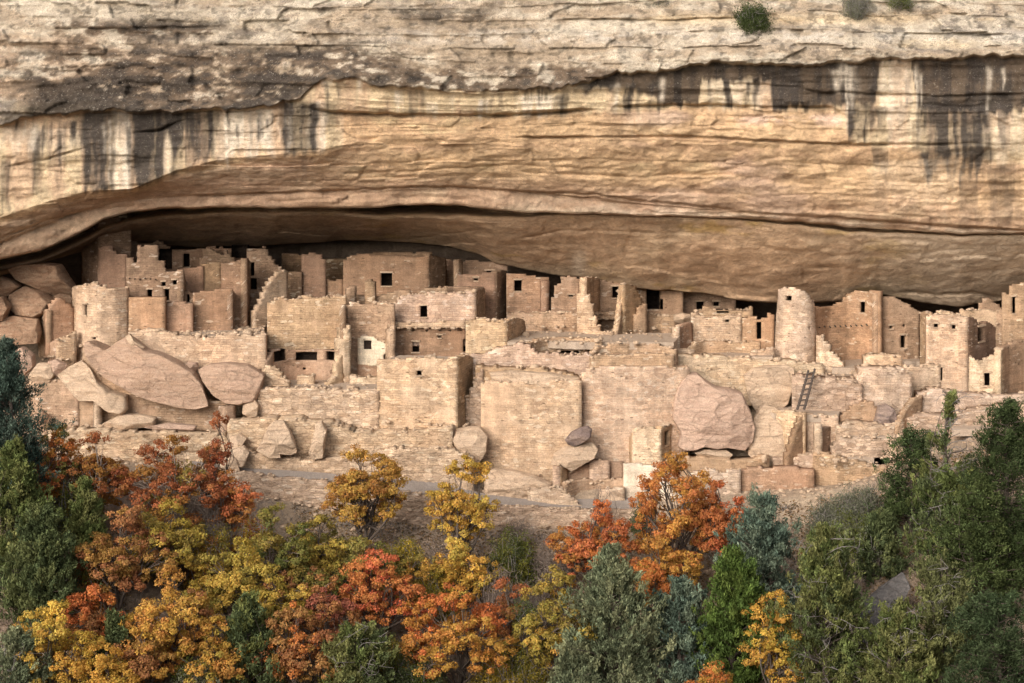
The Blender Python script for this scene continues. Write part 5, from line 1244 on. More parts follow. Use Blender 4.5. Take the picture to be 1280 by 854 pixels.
rock('boulder', 'upright rounded rock right of the triangular tan boulder', 'boulder', [(392, 545), (394, 530), (402, 526), (409, 538), (407, 550), (404, 572), (392, 574), (386, 566)], -1.9, .7, 'rock_tan', (0, .2), 20)
rock('boulder', 'flat angular slab on the rubble left of the triangular boulder', 'boulder', [(278, 580), (290, 562), (304, 558), (312, 566), (306, 582), (286, 584)], -2.6, .7, 'rock_tan', (0, .5), 21)
rock('boulder', 'pale broken block below the dark narrow buttress', 'boulder', [(286, 546), (300, 543), (308, 548), (302, 560), (290, 562)], -1.7, .7, 'rock_tan', (0, .4), 22)
rock('boulder', 'grey wedge of rock at the left end of the grey path', 'boulder', [(272, 574), (284, 566), (296, 574), (300, 588), (280, 590)], -3.3, .6, 'rock_tan', (0, .3), 23)
rock('outcrop', 'smooth rounded sandstone knob between front block and huge front wall', 'rock outcrop', [(563, 548), (570, 538), (584, 535), (600, 534), (610, 546), (608, 564), (600, 576), (588, 578), (574, 568)], -.6, 1.3, 'rock_tan', (0, .3), 24, .5, 1.3)
rock('outcrop', 'wavy sandstone outcrop at the foot of the huge front wall', 'rock outcrop', [(604, 594), (616, 588), (640, 590), (668, 596), (690, 604), (690, 614), (664, 622), (630, 620), (606, 616)], -1.4, 1.3, 'rock_tan', (0, .5), 25, .5, 1.6)
rock('boulder', 'small dark overhanging rock lodged on the seam of the front walls', 'boulder', [(706, 550), (714, 540), (724, 535), (734, 532), (740, 536), (739, 546), (728, 554), (718, 558), (710, 556)], -.9, .8, 'rock_purple', (0, -.1), 26, .5, 1.2)
rock('outcrop', 'leaning pink sandstone mound below the small overhanging rock', 'rock outcrop', [(688, 580), (692, 568), (704, 560), (722, 556), (740, 552), (748, 562), (744, 572), (728, 580), (714, 588), (708, 584), (698, 582)], -.6, 1.0, 'rock_tan', (0, .3), 27, .5)
rock('boulder', 'huge pink boulder with dark pits right of the tall coursed wall', 'boulder', [(842, 500), (846, 486), (852, 476), (860, 468), (872, 467), (882, 476), (896, 484), (914, 487), (928, 492), (938, 514), (943, 534), (940, 552), (930, 562), (908, 558), (896, 560), (878, 557), (866, 562), (852, 561), (846, 556), (850, 540), (840, 522)], .9, 1.6, 'rock_pink', (0, .12), 28, .25, 1.3, back=2.5, center=(890, 520))
rock('outcrop', 'smooth yellowish bedrock face left of the ladder under the round tower', 'rock outcrop', [(930, 470), (940, 461), (960, 457), (984, 457), (993, 461), (993, 474), (989, 490), (984, 504), (974, 512), (960, 516), (946, 516), (936, 500)], 4.1, .9, 'rock_tan', (0, .12), 29, .16, .5, center=(966, 486))
rock('outcrop', 'cracked apron of rock between the huge pink boulder and the ladder terrace', 'rock outcrop', [(936, 545), (944, 522), (956, 508), (970, 510), (990, 530), (988, 562), (980, 580), (946, 582), (934, 566)], 1.1, .7, 'rock_tan', (0, .3), 30, .15, .8)
rock('boulder', 'small white block resting on the ground below the huge pink boulder', 'boulder', [(951, 570), (958, 568), (959, 578), (953, 578)], -.9, .3, 'rock_tan', seed=31)
rock('boulder', 'stones propping the underside of the huge pink boulder', 'boulder', [(868, 566), (880, 562), (908, 563), (916, 568), (910, 574), (880, 574)], .2, .8, 'rock_tan', seed=32)
rock('boulder', 'dark purple-varnished boulder set in the right-hand masonry', 'boulder', [(1090, 536), (1094, 520), (1098, 508), (1108, 505), (1118, 511), (1121, 522), (1118, 534), (1104, 541)], .9, 1.0, 'rock_purple', (0, .2), 33, .45)
rock('boulder', 'long tan bedrock shelf under the plaza edge left of the kiva slots', 'boulder', [(612, 466), (640, 464), (690, 466), (726, 472), (726, 478), (660, 480), (616, 478)], 1.1, 1.0, 'rock_tan', (0, .5), 34, .5)
rock('boulder', 'brown rock on the right slope beside the pinyon trunk', 'boulder', [(1180, 762), (1196, 752), (1212, 758), (1218, 776), (1204, 792), (1186, 784)], ground_hit(1198, 800), .8, 'rock_brown', seed=35)
rock('boulder', 'slate grey rock slab sloping down through the right-hand brush', 'boulder', [(1066, 786), (1080, 756), (1104, 738), (1134, 722), (1142, 738), (1118, 768), (1090, 792), (1070, 800)], ground_hit(1084, 806), .6, 'rock_grey', (0, .7), 37, .3, 1.2)

# ================================================================== the wooden ladder
t = Thing('ladder', 'dark wooden pole ladder leaning on the terrace wall under the round tower', 'ladder', (1003, 512, 1.2))
zt = lambda px, py, Y: P(px, py, Y)
l0, l1 = P(996.5, 512, .5), P(1010.5, 463, 1.5)
r0_, r1_ = P(1005, 512, .5), P(1018.5, 461, 1.5)
for a, b in ((l0, l1), (r0_, r1_)):
    v, f = tube([a, a + (b - a) * .5 + np.array((.03, 0, 0)), b], [.095, .09, .075], 8)
    mesh_obj('rail', v, f, M['oldwood'], t.base, t.o, smooth=True)
for k in range(7):
    q = .10 + k * .135
    a, b = l0 + (l1 - l0) * q, r0_ + (r1_ - r0_) * (q + .01)
    e = (b - a) * .22
    v, f = tube([a - e, b + e], .055, 7)
    mesh_obj('rung', v + np.array((0, -.07, 0)), f, M['oldwood'], t.base, t.o, smooth=True)
# ------------------------------------------------------------------ vegetation
def leaf_quads(c, dirs, length, width, rng, fold=.25, nrm=None):
    """rhombic leaves: centre c, long axis dirs"""
    n = len(c)
    r = rng.normal(size=(n, 3)) if nrm is None else nrm
    side = np.cross(dirs, r); side /= np.linalg.norm(side, axis=1)[:, None] + 1e-9
    nrm = np.cross(dirs, side)
    L = (length * rng.uniform(.65, 1.3, n))[:, None] * .5
    Wd = (width * rng.uniform(.7, 1.25, n))[:, None] * .5
    V = np.stack([c - dirs * L, c + side * Wd + nrm * L * fold, c + dirs * L, c - side * Wd + nrm * L * fold], 1).reshape(-1, 3)
    f = np.arange(n * 4).reshape(n, 4)
    return V, f

def unit(v): return v / (np.linalg.norm(v, axis=-1, keepdims=True) + 1e-9)

def curve(a, b, rng, bend=.12, n=5, droop=0.0):
    t = np.linspace(0, 1, n)[:, None]
    L = np.linalg.norm(b - a)
    off = rng.normal(size=3) * bend * L
    off[2] = abs(off[2]) * .6
    return a + (b - a) * t + off * np.sin(math.pi * t) - np.array((0, 0, droop)) * t * t

def broadleaf(name, label, group, px, top, base, wpx, cols, dens=1.0, lean=0, sparse=0.0, seed=0, base_y=None, leaf=.135, crown_from=.28, bare=0.0, root_py=None):
    rng = np.random.default_rng(seed * 977 + int(px * 3 + top))
    Y = base_y if base_y is not None else ground_hit(px, base)
    b0 = P(px, base, Y)
    b0[2] = float(terrain_z(b0[0], b0[1])) - .05 if base_y is None else b0[2]
    d = Y - CAMY
    H = CAMZ - (top - HOR) * d / F - b0[2]
    Wm = wpx * 1.12 * d / F
    rx, rz = Wm / 2, H * (1 - crown_from) / 2
    cz = H * crown_from + rz
    # crown: lobes on and inside an ellipsoid, leafy tufts over the lobes, leaves facing out of their tuft
    nl = max(7, int(6 + Wm * 1.9))
    g_ = (np.arange(nl) + .5) / nl                              # spread the lobes evenly over the dome
    el = np.arcsin(np.clip(1 - 1.75 * g_, -1, 1)); az = np.arange(nl) * 2.39996 + rng.uniform(0, 6.28)
    lob = np.stack([np.cos(el) * np.cos(az), np.cos(el) * np.sin(az), np.sin(el)], -1) * rng.uniform(.42, .86, (nl, 1)) + rng.normal(size=(nl, 3)) * .06
    lob[0] = (rng.uniform(-.2, .2), 0, .95)
    lr = np.clip(rng.uniform(.62, 1.05, nl) * (1.15 if sparse < .3 else .9), .3, 1.3)    # metres
    ntl = np.maximum(4, (lr ** 2 * 14 * dens * (1 - .35 * sparse)).astype(int))
    k = np.repeat(np.arange(nl), ntl)
    nt = len(k)
    rel = unit(rng.normal(size=(nt, 3)) + np.array((0, -.15, .35))) * np.array((1, 1, .72))
    L0 = np.stack([lob[:, 0] * rx * .88 + lean * (lob[:, 2] + 1) * .5, lob[:, 1] * rx * .8, cz + lob[:, 2] * rz * .86], -1) + b0
    T = L0[k] + rel * (lr[k] * rng.uniform(.55, 1.08, nt))[:, None]
    T[:, 2] = np.maximum(T[:, 2], b0[2] + .15)
    tr = rng.uniform(.20, .36, nt)
    per = int(72 * (1 - .2 * sparse))
    kk = np.repeat(np.arange(nt), per)
    off = rng.normal(size=(len(kk), 3))
    off = unit(off) * (rng.uniform(.35, 1.15, len(kk)) ** .7)[:, None] * np.array((1.15, 1.15, .75))
    c = T[kk] + off * tr[kk][:, None]
    nrm = unit(off * .8 + rel[kk] * .45 + np.array((0, 0, .30)) + rng.normal(size=off.shape) * .42)
    dirs = unit(np.cross(nrm, rng.normal(size=off.shape)))
    V, f = leaf_quads(c, dirs, leaf, leaf * .78, rng, nrm=nrm)
    cols = np.array(cols, float)
    cols = (cols * .88 + cols.mean(1, keepdims=True) * .12) * 1.3
    cols = np.vstack([cols, cols[:1] * .6 + np.array([[.30, .21, .035]]) * .4])
    # colour changes from branch to branch and a little leaf to leaf
    lobc = rng.integers(0, len(cols), nl)
    tc = cols[np.where(rng.random(nt) < .72, lobc[k], rng.integers(0, len(cols), nt))]
    tc = tc * rng.uniform(.82, 1.18, (nt, 1))
    lc = tc[kk] * rng.uniform(.76, 1.26, (len(kk), 1)) * (1 + rng.normal(size=(len(kk), 3)) * .05)
    cc = np.repeat(np.clip(lc, .01, .8), 4, 0)
    root = bpy.data.objects.new(name, None); COL.objects.link(root)
    root.location = b0; root.empty_display_size = .4
    tag(root, label, 'tree', group, 'thing')
    parts = []
    fork = b0 + np.array((rng.uniform(-.1, .1), rng.uniform(-.1, .1), H * (crown_from * .75 + .06)))
    r0 = .04 + .017 * H
    parts.append(tube(curve(b0 - np.array((0, 0, .4)), fork, rng, .06, 5), np.linspace(r0 * 1.25, r0 * .8, 5), 7))
    nlimb = min(nl, 7)
    lims = []
    for i in range(nl):
        e = L0[i]
        p = curve(fork if i % 2 == 0 or not lims else lims[rng.integers(0, len(lims))][1], e, rng, .12, 6)
        lims.append(p)
        parts.append(tube(p, np.linspace(r0 * .55, r0 * .14, 6), 6))
    for i in range(nt):
        if rng.random() < .8:
            p = lims[k[i]]
            a = p[rng.integers(2, 6)]
            parts.append(tube(curve(a, T[i] + rng.normal(size=3) * .08, rng, .12, 4), np.linspace(.026, .009, 4), 4))
    if bare:
        for i in range(int(bare * 30)):
            a = lims[rng.integers(0, nl)][rng.integers(1, 5)]
            dv = unit(rng.normal(size=3) + np.array((0, 0, .7)))
            parts.append(tube(curve(a, a + dv * rng.uniform(.6, 1.5), rng, .2, 5), np.linspace(.025, .007, 5), 4))
    v, q = join(parts)
    mesh_obj('trunk', v, q, M['bark'] if bare < .5 else M['brush'], b0, root)
    mesh_obj('crown', V, f, M['leaf'], b0, root, col=cc)
    return root

def conifer(name, label, group, px, top, base, wpx, cols, kind='juniper', dens=1.0, seed=0, base_y=None, dead=0.0, crown_from=.06, needle=.24, gap=0.0, shape=.75):
    rng = np.random.default_rng(seed * 613 + int(px * 5 + top))
    Y = base_y if base_y is not None else ground_hit(px, base)
    b0 = P(px, base, Y)
    if base_y is None:
        b0[2] = float(terrain_z(b0[0], b0[1])) - .05
    d = Y - CAMY
    H = CAMZ - (top - HOR) * d / F - b0[2]
    R = wpx * d / F / 2
    # boughs: each a plume of sprays rising from the stem
    nb = int((22 + 13 * R * H / 3) * dens)
    h = rng.beta(1.15, 1.25, nb) * (1 - crown_from) + crown_from
    env = np.clip((1 - h) / (1 - .30), 0, 1) ** shape * np.where(h < .30, (.62 + .38 * np.clip((h - crown_from) / max(.01, .30 - crown_from), 0, 1)), 1)
    ang = rng.uniform(0, 2 * math.pi, nb)
    lump = .96 + .34 * np.sin(ang * 2 + seed) * np.sin(h * 9 + seed * 2) + rng.normal(size=nb) * .22
    rr = R * env * lump * rng.uniform(.45, 1.0, nb) ** .6 + .12
    tip = np.stack([np.cos(ang) * rr, np.sin(ang) * rr, h * H + (.05 if kind == 'juniper' else .0) * rr], -1) + b0
    tip[0] = b0 + np.array((0, 0, H * .97)); rr[0] = .2
    keep = rng.random(nb) > gap * np.where(h > .58, 1.9, .6)
    keep[0] = True
    stem = np.stack([np.zeros(nb), np.zeros(nb), np.clip(h * H - rr * (.55 if kind == 'juniper' else .25), .2, H)], -1) + b0
    out = unit(tip - stem)
    parts = [tube(curve(b0 - np.array((0, 0, .4)), b0 + np.array((0, 0, H * .95)), rng, .03, 7), np.linspace(.07 + .025 * H, .02, 7), 7)]
    for i in range(nb):
        if not keep[i] and rng.random() > .3:
            continue
        parts.append(tube(curve(stem[i], tip[i], rng, .08 if keep[i] else .3, 4), np.linspace(.045, .012, 4), 4))
    cl, dl, ki = [], [], []
    per_b = int(9 if kind == 'juniper' else 8)
    idx = np.where(keep)[0]
    # sprays along the outer half of every bough
    k1 = np.repeat(idx, per_b)
    t = rng.uniform(.5, 1.08, len(k1))
    sc_ = stem[k1] + (tip[k1] - stem[k1]) * t[:, None] + rng.normal(size=(len(k1), 3)) * (.10 + .15 * np.minimum(rr[k1], 1.6))[:, None] * np.array((1, 1, .8))
    upv = np.array((0, 0, 1.0 if kind == 'juniper' else .55))
    sd_ = unit(out[k1] * .7 + upv + rng.normal(size=(len(k1), 3)) * .35)
    ns = 30 if kind == 'juniper' else 30
    k2 = np.repeat(np.arange(len(k1)), ns)
    ext = rng.uniform(-.5, .5, len(k2))
    srad = .11 if kind == 'juniper' else .15
    slen = .46 if kind == 'juniper' else .30
    c = sc_[k2] + sd_[k2] * (ext * slen)[:, None] + rng.normal(size=(len(k2), 3)) * (srad * (1.1 - np.abs(ext + .1)))[:, None]
    dirs = unit(sd_[k2] * 1.2 + rng.normal(size=c.shape) * (.55 if kind == 'juniper' else .8))
    V, f = leaf_quads(c, dirs, needle, needle * (.34 if kind == 'juniper' else .30), rng, .15)
    cols = np.array(cols, float)
    cols = cols * (1.08 if kind == 'juniper' else .88)
    bc = cols[rng.integers(0, len(cols), nb)] * rng.uniform(.82, 1.2, (nb, 1))
    scx = rng.uniform(.6, 1.4, (len(k1), 1))
    lc = bc[k1][k2] * scx[k2] * rng.uniform(.72, 1.3, (len(k2), 1)) * (1 + .35 * np.clip(ext, -.2, .5))[:, None]
    cc = np.repeat(np.clip(lc, .005, .7), 4, 0)
    root = bpy.data.objects.new(name, None); COL.objects.link(root)
    root.location = b0; root.empty_display_size = .4
    tag(root, label, 'tree', group, 'thing')
    v, q = join(parts)
    mesh_obj('trunk', v, q, M['bark'], b0, root)
    mesh_obj('crown', V, f, M['needle'], b0, root, col=cc)
    if dead:
        dp = []
        for i in range(max(12, int(18 * dead))):
            hh = rng.uniform(.12, .95) * H
            a = b0 + np.array((rng.normal() * .1, -rng.uniform(0, .3) * R, hh))
            ag = rng.uniform(math.pi * .9, math.pi * 2.1)
            L = rng.uniform(.5, 1.15) * R * (1.15 - hh / H * .6)
            e = a + np.array((math.cos(ag) * L, math.sin(ag) * L * 1.1, rng.uniform(-.35, .7) * L))
            p = curve(a, e, rng, .2, 7)
            dp.append(tube(p, np.linspace(.032, .009, 7), 4))
            for j in range(5):
                s_ = p[rng.integers(2, 7)]
                e2 = s_ + unit(rng.normal(size=3) + (e - a) / L * .8) * rng.uniform(.3, .9)
                dp.append(tube(curve(s_, e2, rng, .22, 5), np.linspace(.016, .005, 5), 4))
        v, q = join(dp)
        mesh_obj('dead_branches', v, q, M['twig'], b0, root)
    return root

def shrub(name, label, group, px, top, base, wpx, cols, seed=0, base_y=None, leaf=.11, dens=1.0, twiggy=.4, nar=.5):
    rng = np.random.default_rng(seed * 431 + int(px * 7 + top))
    Y = base_y if base_y is not None else ground_hit(px, base)
    b0 = P(px, base, Y)
    if base_y is None:
        b0[2] = float(terrain_z(b0[0], b0[1])) - .05
    d = Y - CAMY
    H = max(.3, CAMZ - (top - HOR) * d / F - b0[2])
    R = wpx * d / F / 2
    nst = int((16 + 22 * R * H) * dens)
    ang = rng.uniform(0, 2 * math.pi, nst)
    el = rng.uniform(.1, 1.0, nst)
    q = rng.uniform(.65, 1.05, nst)
    tip = np.stack([np.cos(ang) * R * np.cos(el * 1.35) * q, np.sin(ang) * R * np.cos(el * 1.35) * q, np.clip(H * np.sin(el * 1.45) * q, .1, H)], -1) + b0
    foot = b0 + np.stack([np.cos(ang) * R * .18, np.sin(ang) * R * .18, np.full(nst, -.15)], -1)
    parts = [tube(curve(foot[i], tip[i], rng, .12, 5), np.linspace(.03, .008, 5), 4) for i in range(nst)]
    for i in range(int(nst * twiggy * 2)):
        j = rng.integers(0, nst)
        a = foot[j] + (tip[j] - foot[j]) * rng.uniform(.5, 1)
        parts.append(tube(curve(a, a + unit(rng.normal(size=3) + np.array((0, 0, .6))) * rng.uniform(.3, .8), rng, .2, 4), np.linspace(.016, .006, 4), 4))
    root = bpy.data.objects.new(name, None); COL.objects.link(root)
    root.location = b0; root.empty_display_size = .3
    tag(root, label, 'shrub', group, 'thing')
    v, qf = join(parts)
    mesh_obj('stem', v, qf, M['twig'] if leaf else M['brush'], b0, root)
    if leaf:
        per = 4
        k1 = np.repeat(np.arange(nst), per)
        t = rng.uniform(.55, 1.05, len(k1))
        sc_ = foot[k1] + (tip[k1] - foot[k1]) * t[:, None] + rng.normal(size=(len(k1), 3)) * .14
        k2 = np.repeat(np.arange(len(k1)), 26)
        off = rng.normal(size=(len(k2), 3)) * .16
        V, f = leaf_quads(sc_[k2] + off, unit(off + np.array((0, 0, .12)) + rng.normal(size=off.shape) * .1), leaf, leaf * nar, rng)
        cols = np.array(cols, float)
        lc = (cols[rng.integers(0, len(cols), nst)] * rng.uniform(.8, 1.2, (nst, 1)))[k1][k2] * rng.uniform(.7, 1.3, (len(k2), 1))
        mesh_obj('foliage', V, f, M['needle'], b0, root, col=np.repeat(lc, 4, 0))
    return root

ORANGE = [(.46, .155, .028), (.42, .12, .026), (.48, .21, .035)]
ORED = [(.41, .135, .035), (.38, .11, .033), (.43, .17, .038)]
RED = [(.33, .10, .05), (.37, .14, .055), (.27, .085, .045)]
RUST = [(.27, .085, .027), (.22, .065, .025), (.30, .115, .03)]
BROWN = [(.29, .125, .04), (.25, .095, .034), (.33, .165, .045)]
GOLD = [(.42, .225, .03), (.36, .17, .028), (.45, .26, .04)]
YELLOW = [(.52, .32, .035), (.48, .26, .03), (.44, .30, .04)]
OLIVE = [(.23, .165, .03), (.17, .14, .03), (.32, .215, .035)]
GREENY = [(.115, .125, .03), (.15, .14, .03), (.20, .165, .035)]
YOL = [(.36, .255, .035), (.29, .22, .035), (.42, .27, .035)]
JUN = [(.092, .11, .046), (.072, .09, .04), (.118, .13, .052)]
JUNP = [(.155, .17, .095), (.13, .15, .085), (.18, .185, .10)]
JUNB = [(.115, .150, .105), (.095, .130, .095), (.14, .17, .115)]
JUNY = [(.125, .135, .045), (.10, .12, .04), (.15, .15, .055)]
PIN = [(.058, .078, .03), (.072, .095, .034), (.062, .085, .036)]
BLUED = [(.055, .08, .06), (.045, .066, .05), (.075, .10, .075)]
SAGE = [(.15, .155, .10), (.12, .125, .08), (.18, .175, .12)]
OAKS, JUNS, PINS, SHR = 'autumn oaks below the ruins', 'junipers on the slope', 'dark pinyon pines', 'shrubs on the slope'
B, C_, S_ = broadleaf, conifer, shrub

# ---- left edge
C_('juniper_tree', 'tall dark blue-green juniper cut by the left edge, rising above all plants near it', JUNS, 8, 428, 690, 105, BLUED, seed=1, dens=1.15, needle=.19, shape=.55, crown_from=.2)
C_('juniper_tree', 'yellowish green juniper at the left edge below the dark blue-green one', JUNS, 18, 552, 730, 100, JUNY, seed=2, shape=.8)
C_('juniper_tree', 'big deep green juniper standing before the rust-brown oaks at left', JUNS, 52, 634, 800, 118, JUN, seed=3, dens=1.25, shape=.6)
B('oak_tree', 'small olive and orange oak squeezed beside the tall dark juniper', OAKS, 66, 536, 664, 74, ORANGE[:2] + OLIVE[:2], seed=4, crown_from=.1)
B('oak_tree', 'rusty sparse oak with grey twigs under the far left footing wall', OAKS, 122, 540, 668, 82, RUST, seed=5, sparse=.1, bare=1, dens=1.1, crown_from=.08)
S_('shrub', 'grey-green leafy shrub between small orange oak and sparse rusty oak', SHR, 92, 580, 664, 76, GREENY + SAGE[:1], seed=6, leaf=.13)
B('oak_tree', 'wide rust-brown oak with olive top and bare grey twigs below the long slab', OAKS, 212, 543, 690, 140, RUST + OLIVE[:1] + RUST[:1], seed=7, sparse=.05, bare=1.6, dens=1.1, crown_from=.06)
B('oak_tree', 'slim dark red oak spire standing out before the narrow dark buttress', OAKS, 264, 514, 660, 38, RUST[:2] + [(.33, .08, .03)], seed=8, sparse=.3, bare=.4, crown_from=.08)
B('oak_tree', 'rust-orange oak at the right end of the left rusty thicket', OAKS, 288, 588, 690, 54, ORED[1:] + RUST[:1], seed=9, bare=.6, crown_from=.06)
B('oak_tree', 'large brown-orange oak in the middle of the left slope', OAKS, 148, 634, 780, 138, BROWN, seed=10, dens=1.0, crown_from=.1)
B('oak_tree', 'olive-yellow oak right of the large brown-orange oak', OAKS, 212, 624, 758, 88, YOL + OLIVE[:1], seed=11, crown_from=.1)
B('oak_tree', 'broad golden-orange oak filling the lower left thicket', OAKS, 216, 712, 860, 158, GOLD + BROWN[:1] + ORANGE[2:], seed=12, crown_from=.08)
B('oak_tree', 'bright yellow oak at the bottom left between two junipers', OAKS, 66, 754, 900, 118, YELLOW, seed=13, crown_from=.08)
B('oak_tree', 'small pure orange oak above the bright yellow oak', OAKS, 118, 734, 840, 66, ORANGE[:2] + BROWN[:1], seed=14, crown_from=.08)
B('oak_tree', 'orange-brown oak low between the green sapling juniper and golden oak', OAKS, 182, 772, 890, 92, BROWN[:1] + ORANGE[2:] + GOLD[:1], seed=15, crown_from=.08)
C_('juniper_tree', 'narrow green sapling juniper among orange oaks at lower left', JUNS, 143, 766, 870, 40, JUN, seed=16)
B('oak_tree', 'yellow oak cut by the bottom edge at left', OAKS, 138, 806, 920, 74, YELLOW, seed=17, crown_from=.08)
C_('juniper_tree', 'pale grey-green juniper in the bottom left corner', JUNS, 22, 790, 930, 90, JUNP, seed=18, dead=.3, shape=.5)
C_('juniper_tree', 'upright green-gold juniper before the orange oaks at lower left of centre', JUNS, 310, 748, 890, 74, JUNY[:1] + JUN[:2], seed=19, shape=.6)
B('oak_tree', 'mustard oak spreading behind the upright green-gold juniper', OAKS, 292, 676, 800, 128, YOL, seed=20, crown_from=.1)
B('oak_tree', 'dull green oak with grey stems left of the golden brown oak', OAKS, 348, 636, 758, 110, GREENY + OLIVE[:1], seed=21, bare=1.0, crown_from=.1)
B('oak_tree', 'orange-brown oak at the bottom right of the green-gold juniper', OAKS, 374, 756, 900, 104, BROWN + ORANGE[:1], seed=22, crown_from=.08)
B('oak_tree', 'khaki oak close under the golden brown oak, left side', OAKS, 404, 646, 748, 84, OLIVE + YOL[:1], seed=23, crown_from=.1)
B('oak_tree', 'golden brown oak standing tall before the pale drystone wall, dark trunk showing', OAKS, 455, 558, 712, 112, [(.36, .19, .03), (.32, .145, .028), (.38, .22, .035)], seed=24, dens=1.3, crown_from=.2)
B('oak_tree', 'clear yellow slender oak standing alone before the grey path', OAKS, 578, 573, 732, 92, [(.48, .285, .035), (.43, .235, .03), (.46, .31, .045)], seed=25, sparse=.1, dens=1.1, crown_from=.14)
B('oak_tree', 'low yellow oak at the foot of the clear yellow slender oak', OAKS, 582, 680, 762, 78, YELLOW[1:] + YOL[:1], seed=26, crown_from=.06)
B('oak_tree', 'olive-green bush oak between the golden brown oak and the red oak', OAKS, 462, 676, 770, 92, GREENY[1:] + YOL[:2], seed=27, crown_from=.06)
B('oak_tree', 'dark crimson oak left of the big orange oak', OAKS, 408, 724, 838, 78, RED, seed=28, sparse=.2, bare=.5, crown_from=.1)
B('oak_tree', 'vivid orange-red oak at the centre of the slope', OAKS, 476, 692, 820, 112, [(.47, .12, .04), (.44, .095, .035), (.48, .17, .04)], seed=29, crown_from=.1)
B('oak_tree', 'largest orange oak, wide dome at the bottom centre', OAKS, 572, 732, 880, 172, ORANGE + GOLD[:1], seed=30, crown_from=.1, dens=1.05)
B('oak_tree', 'deep rust oak partly hidden behind the largest orange oak', OAKS, 628, 722, 830, 76, BROWN[:2] + RUST[:1], seed=31, bare=.8, sparse=.3, crown_from=.1)
S_('shrub', 'dark olive bush on the bare bank right of the yellow oaks', SHR, 638, 668, 736, 78, GREENY[:2] + [(.07, .08, .03)], seed=32, leaf=.13)
S_('shrub', 'leafless grey-brown brush on the bank below the drystone wall', SHR, 532, 684, 744, 84, BROWN, seed=33, leaf=0, dens=.9, twiggy=2.5)
S_('shrub', 'bare twiggy brush beside the dark olive bush', SHR, 690, 676, 742, 88, BROWN, seed=34, leaf=0, dens=.9, twiggy=2.5)
B('oak_tree', 'mustard-green oak right of the largest orange oak, reaching the bottom edge', OAKS, 690, 714, 890, 96, YOL + OLIVE[:1] + GOLD[:1], seed=35, crown_from=.06)
C_('juniper_tree', 'green juniper with bare grey branches at the bottom, under the crimson oak', JUNS, 448, 782, 920, 118, JUN[:1] + JUNY, seed=36, dead=.6, shape=.5)
B('oak_tree', 'flat-topped orange-red oak left of the tallest orange oak', OAKS, 742, 628, 762, 104, ORED[:2] + ORANGE[:2], seed=37, sparse=.1, crown_from=.14)
B('oak_tree', 'tallest orange oak, open branched, before the whitish wall', OAKS, 842, 560, 756, 122, [(.41, .155, .03), (.38, .13, .03), (.44, .21, .03)], seed=38, sparse=.1, crown_from=.12, dens=1.15)
B('oak_tree', 'scarlet oak at the right shoulder of the tallest orange oak', OAKS, 902, 602, 742, 66, [(.37, .095, .028), (.37, .12, .03)], seed=39, crown_from=.2)
B('oak_tree', 'golden orange oak low under the tallest orange oak', OAKS, 826, 672, 796, 92, ORANGE[2:] + GOLD[:2] + ORANGE[:1], seed=40, crown_from=.08)
C_('juniper_tree', 'large pale sage-green conical juniper right of bottom centre', JUNS, 766, 684, 900, 142, JUNP, seed=41, dens=1.25, shape=.7)
C_('juniper_tree', 'small pale juniper at the left foot of the large sage-green juniper', JUNS, 716, 790, 920, 72, JUNP, seed=42)
C_('juniper_tree', 'blue-grey juniper between the sage-green and bright green junipers', JUNS, 852, 722, 870, 84, JUNB, seed=43, shape=.6)
C_('juniper_tree', 'bright green full juniper at lower right of centre', JUNS, 918, 688, 866, 116, [(.085, .125, .03), (.07, .105, .028), (.105, .14, .035)], seed=44, dens=1.25, shape=.55)
C_('juniper_tree', 'round blue-green juniper before the reddish terrace wall', JUNS, 954, 618, 778, 98, JUNB, seed=45, dens=1.15, shape=.45)
C_('juniper_tree', 'shaggy green juniper with silvery dead limbs right of the bright green one', JUNS, 1030, 660, 880, 116, JUN[:1] + JUNY, seed=46, dead=1.3, dens=1.1, shape=.45)
B('oak_tree', 'bright yellow oak wedged between the bright green and the shaggy junipers', OAKS, 966, 742, 884, 66, YELLOW[:2] + GOLD[:1], seed=47, crown_from=.06, base_y=None)
B('oak_tree', 'little orange oak at the bottom edge below the bright green juniper', OAKS, 898, 830, 920, 56, GOLD + ORANGE[:1], seed=48, crown_from=.06)
# ---- right-hand slope
C_('pinyon_pine', 'dark pinyon with clumped crown left of the dead-topped juniper', PINS, 1138, 534, 672, 92, PIN, 'pinyon', seed=49, gap=.12, crown_from=.18, shape=.4, needle=.21)
C_('juniper_tree', 'tall thin juniper with bare silvery top in front of the square tower', JUNS, 1184, 486, 730, 82, JUNY[:2] + JUN[:1], seed=50, dead=2.0, gap=.4, dens=1.0, shape=.6)
C_('pinyon_pine', 'tall dark green pinyon cut by the right edge', PINS, 1258, 502, 740, 112, [(.05, .066, .028), (.058, .078, .03)], 'pinyon', seed=51, dens=1.15, shape=.42, needle=.21)
C_('pinyon_pine', 'full green pinyon between the thin juniper and the right-edge pinyon', PINS, 1222, 596, 780, 108, [(.085, .105, .038), (.07, .092, .034)], 'pinyon', seed=52, shape=.4, needle=.21)
C_('pinyon_pine', 'low wide pinyon in the bottom right corner', PINS, 1246, 742, 910, 132, [(.055, .078, .036), (.065, .086, .04)], 'pinyon', seed=53, shape=.4, needle=.21)
C_('juniper_tree', 'olive juniper with bare twigs at the bottom right of the slate slab', JUNS, 1124, 756, 900, 104, JUNY, seed=54, dead=.9, shape=.5)
C_('juniper_tree', 'ragged juniper below the thin dead-topped juniper', JUNS, 1176, 690, 840, 92, [(.135, .14, .055), (.115, .12, .05)], seed=55, dead=1.2, gap=.15, shape=.5)
C_('juniper_tree', 'small green juniper on the slope left of the pinyon trunk', JUNS, 1098, 640, 722, 74, JUN, seed=56, shape=.5)
